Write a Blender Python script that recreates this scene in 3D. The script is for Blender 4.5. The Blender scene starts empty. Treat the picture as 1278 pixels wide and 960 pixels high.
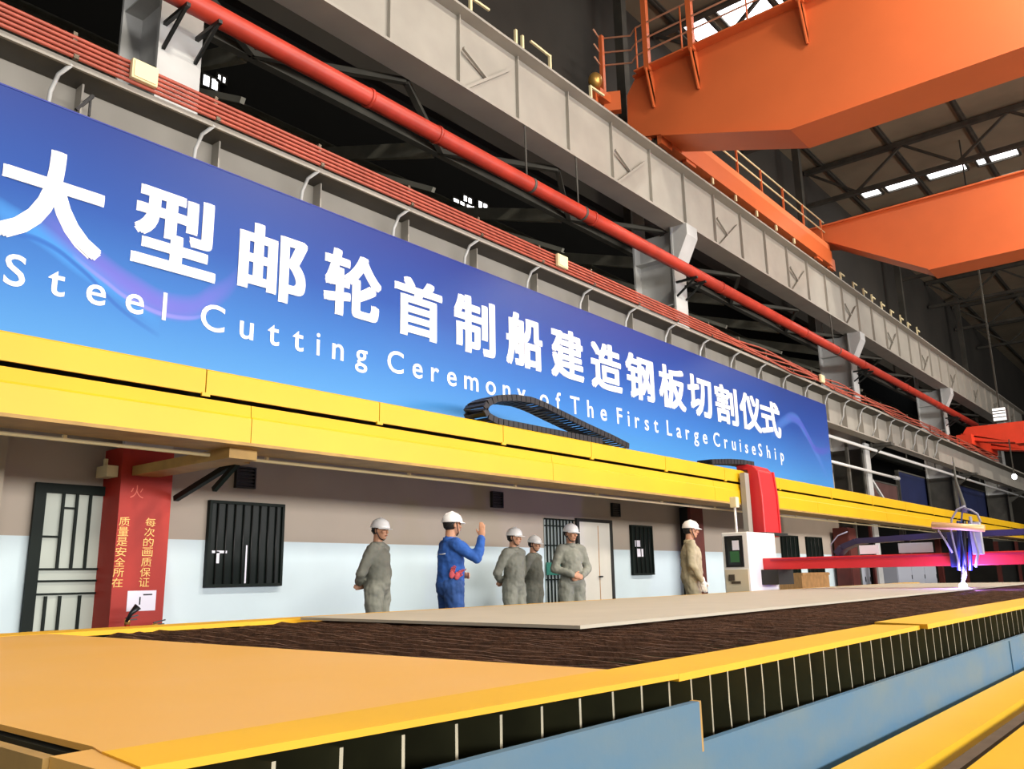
import bpy, bmesh, math, random
from mathutils import Vector, Matrix, Quaternion
random.seed(7)
S = bpy.context.scene
COL = S.collection
PI = math.pi

# ------------------------------------------------------------------ survey helper: photo point -> point of a known plane
F, YAW, PITCH, ROLL, CZ = 1053.352, .8787416, .2247821, -.0186944, 1.05
_f = Vector((math.sin(YAW)*math.cos(PITCH), math.cos(YAW)*math.cos(PITCH), math.sin(PITCH)))
_r = Vector((math.cos(YAW), -math.sin(YAW), 0)); _u = _r.cross(_f)
_c, _s = math.cos(ROLL), math.sin(ROLL)
RT = _c*_r + _s*_u; UP = -_s*_r + _c*_u; FW = _f
CAM = Vector((0, 0, CZ))
def at(x, y, ax, v):
    d = RT*((x-639)/F) - UP*((y-480)/F) + FW
    return CAM + d*((v-CAM[ax])/d[ax])

# ------------------------------------------------------------------ materials
def lin(h):
    o = []
    for i in (0, 2, 4):
        v = int(h[i:i+2], 16)/255
        o.append(v/12.92 if v <= .04045 else ((v+.055)/1.055)**2.4)
    return (*o, 1)
MATS = {}
def mat(name, col, rough=.5, metal=0, var=0., scale=3., bump=0., bscale=20., emit=None, strength=0, col2=None, stretch=(1,1,1), spec=.5):
    if name in MATS: return MATS[name]
    m = bpy.data.materials.new(name); m.use_nodes = True
    nt = m.node_tree; b = nt.nodes['Principled BSDF']
    b.inputs['Base Color'].default_value = lin(col)
    b.inputs['Roughness'].default_value = rough; b.inputs['Metallic'].default_value = metal
    b.inputs['Specular IOR Level'].default_value = spec
    tc = nt.nodes.new('ShaderNodeTexCoord')
    if var or col2:
        mp = nt.nodes.new('ShaderNodeMapping'); mp.inputs['Scale'].default_value = stretch
        nt.links.new(tc.outputs['Object'], mp.inputs['Vector'])
        n = nt.nodes.new('ShaderNodeTexNoise'); n.inputs['Scale'].default_value = scale; n.inputs['Detail'].default_value = 5
        nt.links.new(mp.outputs['Vector'], n.inputs['Vector'])
        r = nt.nodes.new('ShaderNodeValToRGB')
        c1 = lin(col); c2 = lin(col2) if col2 else tuple(max(0, v*(1-var)) for v in c1[:3])+(1,)
        r.color_ramp.elements[0].position = .35; r.color_ramp.elements[1].position = .68
        r.color_ramp.elements[0].color = c2; r.color_ramp.elements[1].color = c1
        nt.links.new(n.outputs['Fac'], r.inputs['Fac']); nt.links.new(r.outputs['Color'], b.inputs['Base Color'])
    if bump:
        n2 = nt.nodes.new('ShaderNodeTexNoise'); n2.inputs['Scale'].default_value = bscale; n2.inputs['Detail'].default_value = 4
        nt.links.new(tc.outputs['Object'], n2.inputs['Vector'])
        bp = nt.nodes.new('ShaderNodeBump'); bp.inputs['Strength'].default_value = bump; bp.inputs['Distance'].default_value = .02
        nt.links.new(n2.outputs['Fac'], bp.inputs['Height']); nt.links.new(bp.outputs['Normal'], b.inputs['Normal'])
    if emit:
        b.inputs['Emission Color'].default_value = lin(emit); b.inputs['Emission Strength'].default_value = strength
    MATS[name] = m
    return m
M = {}
M['yellow'] = mat('yellow_paint', 'e2b212', .42, var=.07, scale=1.2)
M['yellow_table'] = mat('yellow_table_paint', 'deaa58', .5, var=.12, scale=1.5, col2='dca648')
M['yellow_rim'] = mat('yellow_rim_paint', 'e6b01c', .65, var=.1, scale=2)
M['yellow_dirty_shade'] = mat('worn_shaded_yellow_paint', 'b8924e', .6, var=.3, scale=4)  # browner yellow: wear, and on the table end shade put into the colour
M['cream'] = mat('cream_paint', 'e6d6a8', .5)
M['grey_paint'] = mat('grey_steel_paint', 'a19b90', .55, var=.14, scale=1.3)
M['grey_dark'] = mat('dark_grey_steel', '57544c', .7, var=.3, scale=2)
M['grey_col'] = mat('grey_column_paint', 'c3c3c0', .6, var=.18, scale=1.5)
M['bay_steel'] = mat('side_bay_steel', '8c8a7c', .8, var=.3, scale=2)
M['truss'] = mat('dusty_truss_steel', '4a473e', .8, var=.4, scale=2)
M['red_pipe'] = mat('red_pipe_paint', 'bf3b28', .45, var=.25, scale=3)
M['red_bar'] = mat('red_conductor_cover', 'b4543f', .5, var=.25, scale=4)
M['red_column'] = mat('red_column_paint', 'ae2412', .6, var=.12, scale=3)
M['maroon'] = mat('maroon_paint', '5c1f16', .6, var=.3, scale=3)
M['orange'] = mat('orange_crane_paint', 'd96c3a', .42, var=.08, scale=.8)
M['pale_rail'] = mat('pale_orange_rail', 'd39a7a', .5)
M['crane_red'] = mat('red_crane_paint', 'ee4424', .5, var=.15, scale=1)
M['machine_red'] = mat('machine_red_paint', 'd32b30', .4, var=.06, scale=3)
M['blue_side'] = mat('steel_blue_paint', '356b92', .55, col2='5c7480', scale=2.2, stretch=(.6, 1, 1.4), bump=.1, bscale=8)
M['slat'] = mat('rusty_slat_steel', '74513a', .85, var=.5, scale=14, bump=.5, bscale=30)
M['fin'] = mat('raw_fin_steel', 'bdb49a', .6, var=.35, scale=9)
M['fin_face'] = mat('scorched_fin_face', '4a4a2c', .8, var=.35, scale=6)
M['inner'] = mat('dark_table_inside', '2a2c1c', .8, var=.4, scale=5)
M['plate'] = mat('primed_steel_plate', 'bdb5a3', .55, var=.07, scale=2)
M['rail'] = mat('worn_rail_steel', '6b5f50', .5, .5, var=.4, scale=6)
M['black'] = mat('black_plastic', '17171a', .4)
M['black_steel'] = mat('black_painted_steel', '1b1d1a', .5, var=.3, scale=4)
M['green_frame'] = mat('dark_green_frame', '0d1813', .6, spec=.2)
M['dark_glass'] = mat('dark_window_glass', '0e1613', .35, spec=.12)
M['white_paint'] = mat('white_machine_paint', 'eceae6', .4)
M['beige_paint'] = mat('beige_machine_paint', 'd9ccb0', .5)
M['door_white'] = mat('white_door_paint', 'dcd8cd', .5, var=.06)
M['paper'] = mat('white_paper', 'ece8f4', .7)
M['ink'] = mat('black_ink', '222229', .7)
M['gold'] = mat('gold_paint', 'd8a957', .4, .2)
M['text'] = mat('white_lettering', 'f6f5f3', .5)
M['skin'] = mat('skin', 'c99474', .55, var=.08, scale=20)
M['hair'] = mat('black_hair', '15110f', .7)
M['eye'] = mat('dark_eye', '181210', .2)
M['lip'] = mat('lips', 'a3604f', .5)
M['coverall'] = mat('grey_green_workwear', '8e8f82', .85, var=.2, scale=6, bump=.25, bscale=12)
M['coverall_pale'] = mat('khaki_workwear', 'b3a88a', .85, var=.2, scale=6, bump=.25, bscale=12)
M['blue_cloth'] = mat('blue_workwear', '2b5fb4', .85, var=.25, scale=6, bump=.25, bscale=12)
M['navy'] = mat('dark_blue_trousers', '2c5496', .85, var=.35, scale=5, bump=.25, bscale=12)
M['glove_red'] = mat('red_work_glove', 'c4525a', .8, var=.3, scale=18)
M['glove_white'] = mat('white_cotton', 'eae8e2', .8)
M['helmet'] = mat('white_helmet', 'eeecea', .3)
M['strap'] = mat('black_strap', '1b1b1b', .6)
M['reflect'] = mat('pale_reflective_band', 'bfc4cf', .4)
M['floor'] = mat('worn_grey_concrete', '6e6d68', .7, var=.3, scale=.8, bump=.1)
M['roof'] = mat('dusty_brown_roof', '8d7f68', .9, var=.25, scale=.5)
M['dark_wall'] = mat('dark_cladding', '38342d', .9, var=.35, scale=.5)  # mottled dark brown cladding
M['sidebay'] = mat('black_cladding', '1d1c19', .95, var=.3, scale=.5)  # mottled near-black cladding of the side bay
M['wood'] = mat('plywood', 'c39158', .7, var=.3, scale=6, stretch=(1, 6, 1))
M['steel_cab'] = mat('pale_grey_cabinet', 'a9adb8', .5)
M['navy_board'] = mat('dark_blue_board', '26305c', .6, var=.25, scale=1)
M['brown_box'] = mat('brown_cabinet', '6b4a44', .7, var=.2)
M['hose_white'] = mat('white_hose', '8f8ca0', .5)
M['hose_blue'] = mat('dark_blue_cable', '1f2a66', .45)
M['copper'] = mat('cream_copper_drum', 'e9b88a', .4, .1)
M['brass'] = mat('brass', 'd9a95a', .35, .7)
M['day'] = mat('daylight_glass', 'ffffff', .4, emit='fdfcff', strength=5)
M['lamp'] = mat('lamp_glass', 'ffffff', .4, emit='f4f2ff', strength=8)
M['arc'] = mat('plasma_arc', 'ffffff', .4, emit='d9ccff', strength=60)
M['screen'] = mat('machine_screen', '10160f', .15)
M['screen_green'] = mat('screen_green', '2f5b34', .3, emit='2f5b34', strength=.25)
M['stainless'] = mat('stainless', 'b9bbc0', .3, .8)

# wall paint: pale lower dado under a beige upper coat (a real paint line at 1.55 m)
def wall_paint():
    m = bpy.data.materials.new('two_tone_wall_paint'); m.use_nodes = True
    nt = m.node_tree; b = nt.nodes['Principled BSDF']; b.inputs['Roughness'].default_value = .75
    tc = nt.nodes.new('ShaderNodeTexCoord'); sp = nt.nodes.new('ShaderNodeSeparateXYZ')
    nt.links.new(tc.outputs['Object'], sp.inputs[0])
    g = nt.nodes.new('ShaderNodeMath'); g.operation = 'GREATER_THAN'; g.inputs[1].default_value = 1.555
    nt.links.new(sp.outputs['Z'], g.inputs[0])
    n = nt.nodes.new('ShaderNodeTexNoise'); n.inputs['Scale'].default_value = 1.2; n.inputs['Detail'].default_value = 5
    nt.links.new(tc.outputs['Object'], n.inputs['Vector'])
    mx = nt.nodes.new('ShaderNodeMix'); mx.data_type = 'RGBA'
    nt.links.new(g.outputs[0], mx.inputs['Factor'])
    mx.inputs['A'].default_value = lin('d3e4ea'); mx.inputs['B'].default_value = lin('b3a697')
    m2 = nt.nodes.new('ShaderNodeMix'); m2.data_type = 'RGBA'; m2.blend_type = 'MULTIPLY'; m2.inputs['Factor'].default_value = .18
    nt.links.new(mx.outputs['Result'], m2.inputs['A']); nt.links.new(n.outputs['Fac'], m2.inputs['B'])
    nt.links.new(m2.outputs['Result'], b.inputs['Base Color'])
    return m
M['wall'] = wall_paint()

# printed banner: blue gradient with pale and violet ribbons
def banner_mat():
    m = bpy.data.materials.new('printed_blue_banner'); m.use_nodes = True
    nt = m.node_tree; L = nt.links; b = nt.nodes['Principled BSDF']
    b.inputs['Roughness'].default_value = .38; b.inputs['Specular IOR Level'].default_value = .35
    tc = nt.nodes.new('ShaderNodeTexCoord'); sp = nt.nodes.new('ShaderNodeSeparateXYZ'); L.new(tc.outputs['Object'], sp.inputs[0])
    def math_(op, a, c=None, clamp=False):
        n = nt.nodes.new('ShaderNodeMath'); n.operation = op; n.use_clamp = clamp
        for i, v in enumerate((a, c)):
            if v is None: continue
            if isinstance(v, (int, float)): n.inputs[i].default_value = v
            else: L.new(v, n.inputs[i])
        return n.outputs[0]
    X, Z = math_('ADD', sp.outputs['X'], 12.0), math_('ADD', sp.outputs['Z'], 3.2)   # the sheet's origin is its thing's base
    g = math_('DIVIDE', math_('SUBTRACT', Z, 3.1), 2.45, True)
    r = nt.nodes.new('ShaderNodeValToRGB'); L.new(g, r.inputs['Fac'])
    e = r.color_ramp.elements
    e[0].position = 0; e[0].color = lin('4792d2'); e[1].position = 1; e[1].color = lin('1a3682')
    k = e.new(.3); k.color = lin('2f72bd'); k = e.new(.62); k.color = lin('1b4b9c')
    out = r.outputs['Color']
    def ribbon(prev, pts, half, col, strength):
        x0, x1 = pts[0][0], pts[-1][0]; z0 = min(p[1] for p in pts)-.01; z1 = max(p[1] for p in pts)+.01
        fc = nt.nodes.new('ShaderNodeFloatCurve'); cu = fc.mapping.curves[0]
        P = [((x-x0)/(x1-x0), (z-z0)/(z1-z0)) for x, z in pts]
        cu.points[0].location = P[0]; cu.points[1].location = P[-1]
        for p in P[1:-1]: cu.points.new(*p)
        fc.mapping.update()
        t = math_('DIVIDE', math_('SUBTRACT', X, x0), x1-x0, True); L.new(t, fc.inputs['Value'])
        zc = math_('ADD', math_('MULTIPLY', fc.outputs[0], z1-z0), z0)
        d = math_('DIVIDE', math_('ABSOLUTE', math_('SUBTRACT', Z, zc)), half)
        a = math_('SUBTRACT', 1, math_('MULTIPLY', d, d), True)
        env = math_('MULTIPLY', math_('MULTIPLY', t, math_('SUBTRACT', 1, t)), 4.0, True)
        inside = math_('GREATER_THAN', math_('MULTIPLY', t, math_('SUBTRACT', 1, t)), .0001)
        a = math_('MULTIPLY', math_('MULTIPLY', a, inside), math_('MULTIPLY', math_('POWER', env, .6), strength), True)
        mx = nt.nodes.new('ShaderNodeMix'); mx.data_type = 'RGBA'; L.new(a, mx.inputs['Factor'])
        L.new(prev, mx.inputs['A']); mx.inputs['B'].default_value = lin(col)
        return mx.outputs['Result']
    px = lambda *q: [(lambda p: (p.x, p.z))(at(x, y, 1, 7.99)) for x, y in q]
    out = ribbon(out, px((-60, 215), (0, 262), (50, 292), (100, 330), (150, 362), (200, 400)), .13, '3f8fd8', .8)
    out = ribbon(out, px((-60, 235), (0, 285), (50, 300), (100, 335), (150, 385), (200, 420)), .035, '1d55ac', .8)
    out = ribbon(out, px((40, 262), (90, 300), (130, 335), (170, 362), (215, 383), (262, 372), (300, 340)), .16, '6a63c4', .85)
    out = ribbon(out, px((90, 318), (130, 350), (170, 378), (215, 395), (262, 390)), .03, '8f86dc', .7)
    out = ribbon(out, px((962, 545), (980, 525), (992, 522), (1004, 538), (1016, 560), (1034, 598)), .16, '4f7fd0', .7)
    out = ribbon(out, px((980, 520), (995, 525), (1010, 548), (1020, 562), (1036, 560)), .12, '4a55b8', .8)
    L.new(out, b.inputs['Base Color'])
    return m
M['banner'] = banner_mat()

# ------------------------------------------------------------------ mesh helpers
def BM(): return bmesh.new()
def box(bm, x0, x1, y0, y1, z0, z1):
    v = [bm.verts.new((x, y, z)) for x in (x0, x1) for y in (y0, y1) for z in (z0, z1)]
    for f in ((0,1,3,2), (4,6,7,5), (0,4,5,1), (2,3,7,6), (0,2,6,4), (1,5,7,3)): bm.faces.new([v[i] for i in f])
    return bm
def prism(bm, pts, ax, a, b):
    """extrude a 2-D outline (the two other axes, in xyz order) along axis ax from a to b"""
    def co(p, t):
        l = list(p); l.insert(ax, t); return l
    A = [bm.verts.new(co(p, a)) for p in pts]; B = [bm.verts.new(co(p, b)) for p in pts]
    n = len(pts)
    bm.faces.new(A[::-1]); bm.faces.new(B)
    for i in range(n): bm.faces.new((A[i], A[(i+1) % n], B[(i+1) % n], B[i]))
    bmesh.ops.recalc_face_normals(bm, faces=bm.faces)
    return bm
def bar(bm, p, q, w, h=None, up=(0, 0, 1)):
    """rectangular bar from p to q"""
    p, q = Vector(p), Vector(q); h = h or w; d = (q-p).normalized(); up = Vector(up)
    s = d.cross(up)
    if s.length < 1e-4: s = d.cross(Vector((0, 1, 0)))
    s.normalize(); t = s.cross(d).normalized()
    V = [bm.verts.new(c + s*a*w/2 + t*b*h/2) for c in (p, q) for a, b in ((-1,-1), (1,-1), (1,1), (-1,1))]
    for f in ((3,2,1,0), (4,5,6,7), (0,1,5,4), (1,2,6,5), (2,3,7,6), (3,0,4,7)): bm.faces.new([V[i] for i in f])
    return bm
def tube(bm, path, r, n=12, cap=True):
    path = [Vector(p) for p in path]; rings = []
    rr = r if isinstance(r, (list, tuple)) else [r]*len(path)
    prev = None
    for i, p in enumerate(path):
        d = (path[min(i+1, len(path)-1)] - path[max(i-1, 0)]).normalized()
        if prev is None:
            a = Vector((0, 0, 1)) if abs(d.z) < .9 else Vector((1, 0, 0))
            s = d.cross(a).normalized()
        else:
            s = (prev - d*prev.dot(d)).normalized()
        prev = s; t = d.cross(s)
        rings.append([bm.verts.new(p + (s*math.cos(2*PI*k/n) + t*math.sin(2*PI*k/n))*rr[i]) for k in range(n)])
    for a, b in zip(rings, rings[1:]):
        for k in range(n):
            f = bm.faces.new((a[k], a[(k+1) % n], b[(k+1) % n], b[k])); f.smooth = True
    if cap: bm.faces.new(rings[0][::-1]); bm.faces.new(rings[-1])
    return bm
def lathe(bm, prof, c=(0, 0, 0), n=24):
    rings = []
    for r, z in prof:
        rings.append([bm.verts.new((c[0]+r*math.cos(2*PI*k/n), c[1]+r*math.sin(2*PI*k/n), c[2]+z)) for k in range(n)])
    for a, b in zip(rings, rings[1:]):
        for k in range(n):
            f = bm.faces.new((a[k], a[(k+1) % n], b[(k+1) % n], b[k])); f.smooth = True
    return bm
def blob(bm, c, rad, rot=None, seg=16):
    mt = Matrix.Translation(c) @ (rot.to_matrix().to_4x4() if rot else Matrix()) @ Matrix.Diagonal((*rad, 1))
    r = bmesh.ops.create_uvsphere(bm, u_segments=seg, v_segments=max(6, seg//2+2), radius=1, matrix=mt)
    for v in r['verts']:
        for f in v.link_faces: f.smooth = True
    return bm
def cone(bm, p, q, r0, r1, n=12):
    """tapered limb segment with round ends"""
    p, q = Vector(p), Vector(q)
    blob(bm, p, (r0,)*3, seg=n); blob(bm, q, (r1,)*3, seg=n)
    return tube(bm, [p, q], [r0, r1], n)
def obj(name, bm, m, parent=None, bevel=0, smooth=False):
    me = bpy.data.meshes.new(name); bm.to_mesh(me); bm.free()
    if isinstance(m, str): m = M[m]
    me.materials.append(m)
    o = bpy.data.objects.new(name, me); COL.objects.link(o)
    if smooth:
        for p in me.polygons: p.use_smooth = True
    if parent is not None:
        o.parent = parent
    if bevel:
        b = o.modifiers.new('bevel', 'BEVEL'); b.width = bevel; b.segments = 2; b.limit_method = 'ANGLE'
    return o
def tag(o, label=None, cat=None, group=None, kind=None):
    if label: o['label'] = label
    if cat: o['category'] = cat
    if group: o['group'] = group
    if kind: o['kind'] = kind
    return o
class Thing:
    """an Empty at the thing's base; parts are built in world coordinates and parented to it"""
    def __init__(s, name, label, cat, loc=(0, 0, 0), group=None):
        s.o = bpy.data.objects.new(name, None); COL.objects.link(s.o); s.o.empty_display_size = .2
        s.o.location = loc; s.loc = Vector(loc); tag(s.o, label, cat, group)
    def part(s, name, bm, m, parent=None, **k):
        if parent is None:
            bmesh.ops.translate(bm, vec=-s.loc, verts=bm.verts)
            return obj(name, bm, m, s.o, **k)
        bmesh.ops.translate(bm, vec=-s.loc, verts=bm.verts)
        return obj(name, bm, m, parent, **k)
def struct(name, bm, m): return tag(obj(name, bm, m), kind='structure')
def text_bm(bm, s, x0, x1, z0, z1, y, weight=0., thick=.004, fit=True, th=None):
    """lettering standing on a wall that faces -Y, fitted to the box x0..x1, z0..z1"""
    cu = bpy.data.curves.new('t', 'FONT'); cu.body = s; cu.size = 1; cu.offset = weight; cu.extrude = .01; cu.resolution_u = 4
    o = bpy.data.objects.new('t', cu); COL.objects.link(o)
    dg = bpy.context.evaluated_depsgraph_get(); dg.update()
    me = bpy.data.meshes.new_from_object(o.evaluated_get(dg))
    xs = [v.co.x for v in me.vertices]; ys = [v.co.y for v in me.vertices]
    ax, bx, ay, by = min(xs), max(xs), min(ys), max(ys)
    if th is None: sz = (z1-z0)/(by-ay); oz = z0-ay*sz
    else: sz, oz = th, z0                 # fixed size on a baseline
    sx = (x1-x0)/(bx-ax)
    for v in me.vertices:
        v.co = Vector((x0+(v.co.x-ax)*sx, y - v.co.z/.01*thick/2, oz+v.co.y*sz))
    bm.from_mesh(me)
    bpy.data.objects.remove(o); bpy.data.curves.remove(cu); bpy.data.meshes.remove(me)
    return bm

# ================================================================== THE SETTING
struct('floor', box(BM(), -8, 82, -26, 22, -.2, 0), 'floor')
struct('ceiling', box(BM(), -8, 82, -26, 11.2, 17.05, 17.3), 'roof')
struct('wall_upper', box(BM(), -8, 82, 11, 11.2, 10.3, 24), 'dark_wall')
struct('wall_far', box(BM(), 82, 82.2, -26, 22, 0, 17.05), 'dark_wall')
struct('wall_back', box(BM(), -8, 82, 20, 20.2, 0, 24), 'sidebay')
struct('trim_1', box(BM(), -8, 82, 11.0, 20.2, 24, 24.2), 'sidebay')       # roof of the side bay
struct('trim_2', box(BM(), -8.2, -8, 9.6, 20.2, 0, 24), 'sidebay')
struct('wall_left', box(BM(), -7.5, 27.3, 9.4, 9.55, 0, 4.4), 'wall')       # rooms along the aisle
struct('trim_3', box(BM(), -7.5, 27.3, 9.38, 14, 4.4, 4.55), 'grey_dark')    # their flat roof
struct('trim_4', box(BM(), 27.3, 27.45, 9.4, 14, 0, 4.4), 'wall')
struct('trim_5', box(BM(), -7.5, 3.14, 9.05, 9.398, 0, 2.9), mat('plain_beige_plaster', 'a99d8c', .8, var=.12))

# rooms: windows, vents, doors
def barred_window(n, x0, x1, z0, z1, bars, sill=False):
    w = struct('window_%d' % n, box(BM(), x0, x1, 9.36, 9.398, z0, z1), 'dark_glass')
    b = BM(); t = .035
    box(b, x0, x1, 9.335, 9.36, z1-t, z1); box(b, x0, x1, 9.335, 9.36, z0, z0+t)
    box(b, x0, x0+t, 9.335, 9.36, z0+t, z1-t); box(b, x1-t, x1, 9.335, 9.36, z0+t, z1-t)
    obj('window_frame', b, 'green_frame', w)
    for k in range(bars):
        x = x0+(x1-x0)*(k+1)/(bars+1)
        obj('window_bar', tube(BM(), [(x, 9.345, z0+t), (x, 9.345, z1-t)], .009, 8), 'black_steel', w)
    return w
w = barred_window(1, 5.53, 6.6, 1.0, 2.03, 8)
# a rag and papers seen behind the panes
b = BM(); box(b, 5.66, 5.70, 9.352, 9.357, 1.28, 1.42); box(b, 5.6, 5.8, 9.352, 9.357, 1.40, 1.43); box(b, 6.06, 6.08, 9.352, 9.357, 1.04, 1.5)
obj('papers', b, 'paper', w)
w = barred_window(2, 15.02, 15.85, 1.05, 2.06, 4)
b = BM(); box(b, 15.15, 15.38, 9.352, 9.357, 1.62, 1.75); box(b, 15.2, 15.45, 9.352, 9.357, 1.42, 1.58)
obj('papers', b, 'paper', w)
barred_window(3, 22.7, 23.85, .95, 2.05, 3)
barred_window(4, 24.5, 25.7, .95, 2.05, 3)
for x in (6.01, 10.85, 14.5):
    t = Thing('wall_vent', {6.01: 'small dark square vent grille high above the largest barred window', 10.85: 'small dark square vent grille above the man in blue', 14.5: 'small dark square vent grille above the white door'}[x], 'vent', (x, 9.38, 2.2), 'vent grilles in the aisle wall')
    t.part('vent_frame', box(box(box(box(BM(), x-.14, x-.12, 9.34, 9.4, 2.2, 2.47), x+.12, x+.14, 9.34, 9.4, 2.2, 2.47), x-.12, x+.12, 9.34, 9.4, 2.2, 2.22), x-.12, x+.12, 9.34, 9.4, 2.45, 2.47), 'black_steel')
    b = BM(); box(b, x-.12, x+.12, 9.385, 9.398, 2.22, 2.45)
    for k in range(5): box(b, x-.12, x+.12, 9.35, 9.38, 2.235+k*.045, 2.255+k*.045)
    t.part('vent_louvre', b, 'black')
# left door with its green lattice
d = struct('door_1', box(BM(), 3.6, 4.4, 9.37, 9.398, 0, 2.08), mat('grey_green_door', 'b4bbb0', .5))
b = BM(); box(b, 3.55, 3.66, 9.33, 9.37, 0, 2.1); box(b, 4.36, 4.45, 9.33, 9.37, 0, 2.1); box(b, 3.66, 4.36, 9.33, 9.37, 2.0, 2.1)
obj('door_frame', b, 'green_frame', d)
b = BM()
for x, z0, z1 in ((3.76, .1, .95), (3.9, .1, .95), (3.84, 1.22, 2.0), (3.98, 1.22, 2.0), (4.1, .1, .95), (4.12, 1.22, 2.0)): bar(b, (x, 9.35, z0), (x, 9.35, z1), .026)
for z in (.97, 1.1, 1.22): bar(b, (3.66, 9.352, z), (4.36, 9.352, z), .02)
bar(b, (3.66, 9.352, 1.55), (3.84, 9.352, 1.55), .02); bar(b, (3.84, 9.352, 1.85), (3.98, 9.352, 1.85), .02); bar(b, (3.76, 9.352, .6), (3.9, 9.352, .6), .02)
obj('lattice', b, 'green_frame', d)
# grille door and white door
d = struct('door_2', box(BM(), 12.15, 13.05, 9.385, 9.398, 0, 2.08), mat('pale_grille_backing', '9aa5a2', .7))
for k in range(9):
    x = 12.2+k*.1
    obj('grille_bar', bar(BM(), (x, 9.36, 0), (x, 9.36, 2.08), .02), 'green_frame', d)
b = BM()
for z in (.5, 1.0, 1.6, 1.95, 2.07): bar(b, (12.15, 9.365, z), (13.05, 9.365, z), .025)
obj('grille_rail', b, 'green_frame', d)
obj('lock_plate', box(BM(), 12.15, 12.75, 9.34, 9.36, 1.08, 1.3), mat('green_lock_plate', '1f6a5a', .5), d)
d = struct('door_3', box(BM(), 13.2, 14.25, 9.37, 9.398, 0, 2.06), 'door_white')
b = BM(); box(b, 13.12, 13.2, 9.35, 9.4, 0, 2.12); box(b, 14.25, 14.33, 9.35, 9.4, 0, 2.12); box(b, 13.2, 14.25, 9.35, 9.4, 2.06, 2.12)
obj('door_frame', b, 'black_steel', d)
obj('door_seam', box(BM(), 13.83, 13.85, 9.366, 9.37, .05, 2.0), 'wood', d)
obj('door_handle', box(box(BM(), 13.78, 13.9, 9.33, 9.35, 1.02, 1.05), 13.82, 13.85, 9.35, 9.37, 1.02, 1.05), 'black', d)

# daylight openings of the side bay and of the roof
def window_at(n, x, z, wd, ht, rows=1):
    w = struct('window_%d' % n, box(BM(), x-wd/2, x+wd/2, 19.94, 19.98, z-ht/2, z+ht/2), 'day')
    b = BM(); f = .05
    box(b, x-wd/2-f, x+wd/2+f, 19.9, 19.995, z+ht/2, z+ht/2+f); box(b, x-wd/2-f, x+wd/2+f, 19.9, 19.995, z-ht/2-f, z-ht/2)
    box(b, x-wd/2-f, x-wd/2, 19.9, 19.995, z-ht/2, z+ht/2); box(b, x+wd/2, x+wd/2+f, 19.9, 19.995, z-ht/2, z+ht/2)
    box(b, x-.03, x+.03, 19.9, 19.94, z-ht/2, z+ht/2)
    obj('window_frame', b, 'truss', w)
wn = 5
for px, py, wd, ht in ((392, 8, 1.6, .35), (405, 22, 1.1, .6), (262, 104, .3, .22), (276, 99, .16, .12), (573, 258, .45, .3), (592, 266, .7, .3), (602, 258, .35, .2), (583, 250, .3, .16), (604, 272, .35, .12),
                       (712, 211, .4, .2), (728, 213, 1.3, .3), (733, 222, .9, .25), (742, 230, .3, .2), (753, 236, .3, .2),
                       (905, 322, .6, .3), (918, 333, .6, .3), (925, 352, 1.6, .25), (1118, 516, 2.2, .4)):
    p = at(px, py, 1, 19.95)
    window_at(wn, p.x, p.z, wd*1.5, ht*1.6); wn += 1
def skylight(n, pts, h=17.04):
    b = BM(); A = [b.verts.new((*p, h-.03)) for p in pts]; B_ = [b.verts.new((*p, h)) for p in pts]
    b.faces.new(A); b.faces.new(B_[::-1])
    for i in range(4): b.faces.new((A[i], B_[i], B_[(i+1) % 4], A[(i+1) % 4]))
    bmesh.ops.recalc_face_normals(b, faces=b.faces)
    w = struct('window_%d' % n, b, 'day')
    fr = BM()
    for i in range(4): bar(fr, (*pts[i], h-.06), (*pts[(i+1) % 4], h-.06), .08, .1)
    obj('window_frame', fr, 'truss', w)
def sky_row(x0, x1, ys):
    global wn
    for y0, y1 in ys:
        skylight(wn, [(x0, y0), (x1, y0), (x1, y1), (x0, y1)]); wn += 1
sky_row(20.4, 22.3, [(10.3, 9.35), (9.05, 7.3), (7.0, 5.2), (4.9, 3.1), (-1, -3), (-6, -8)])
sky_row(35.5, 36.45, [(9.9, 9.1), (8.9, 7.6), (7.25, 5.75), (5.4, 3.9), (3.6, 2.1), (1.8, .3)])
sky_row(38.2, 39.3, [(5.6, 4.2), (3.9, 2.5), (2.2, .8)])

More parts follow.
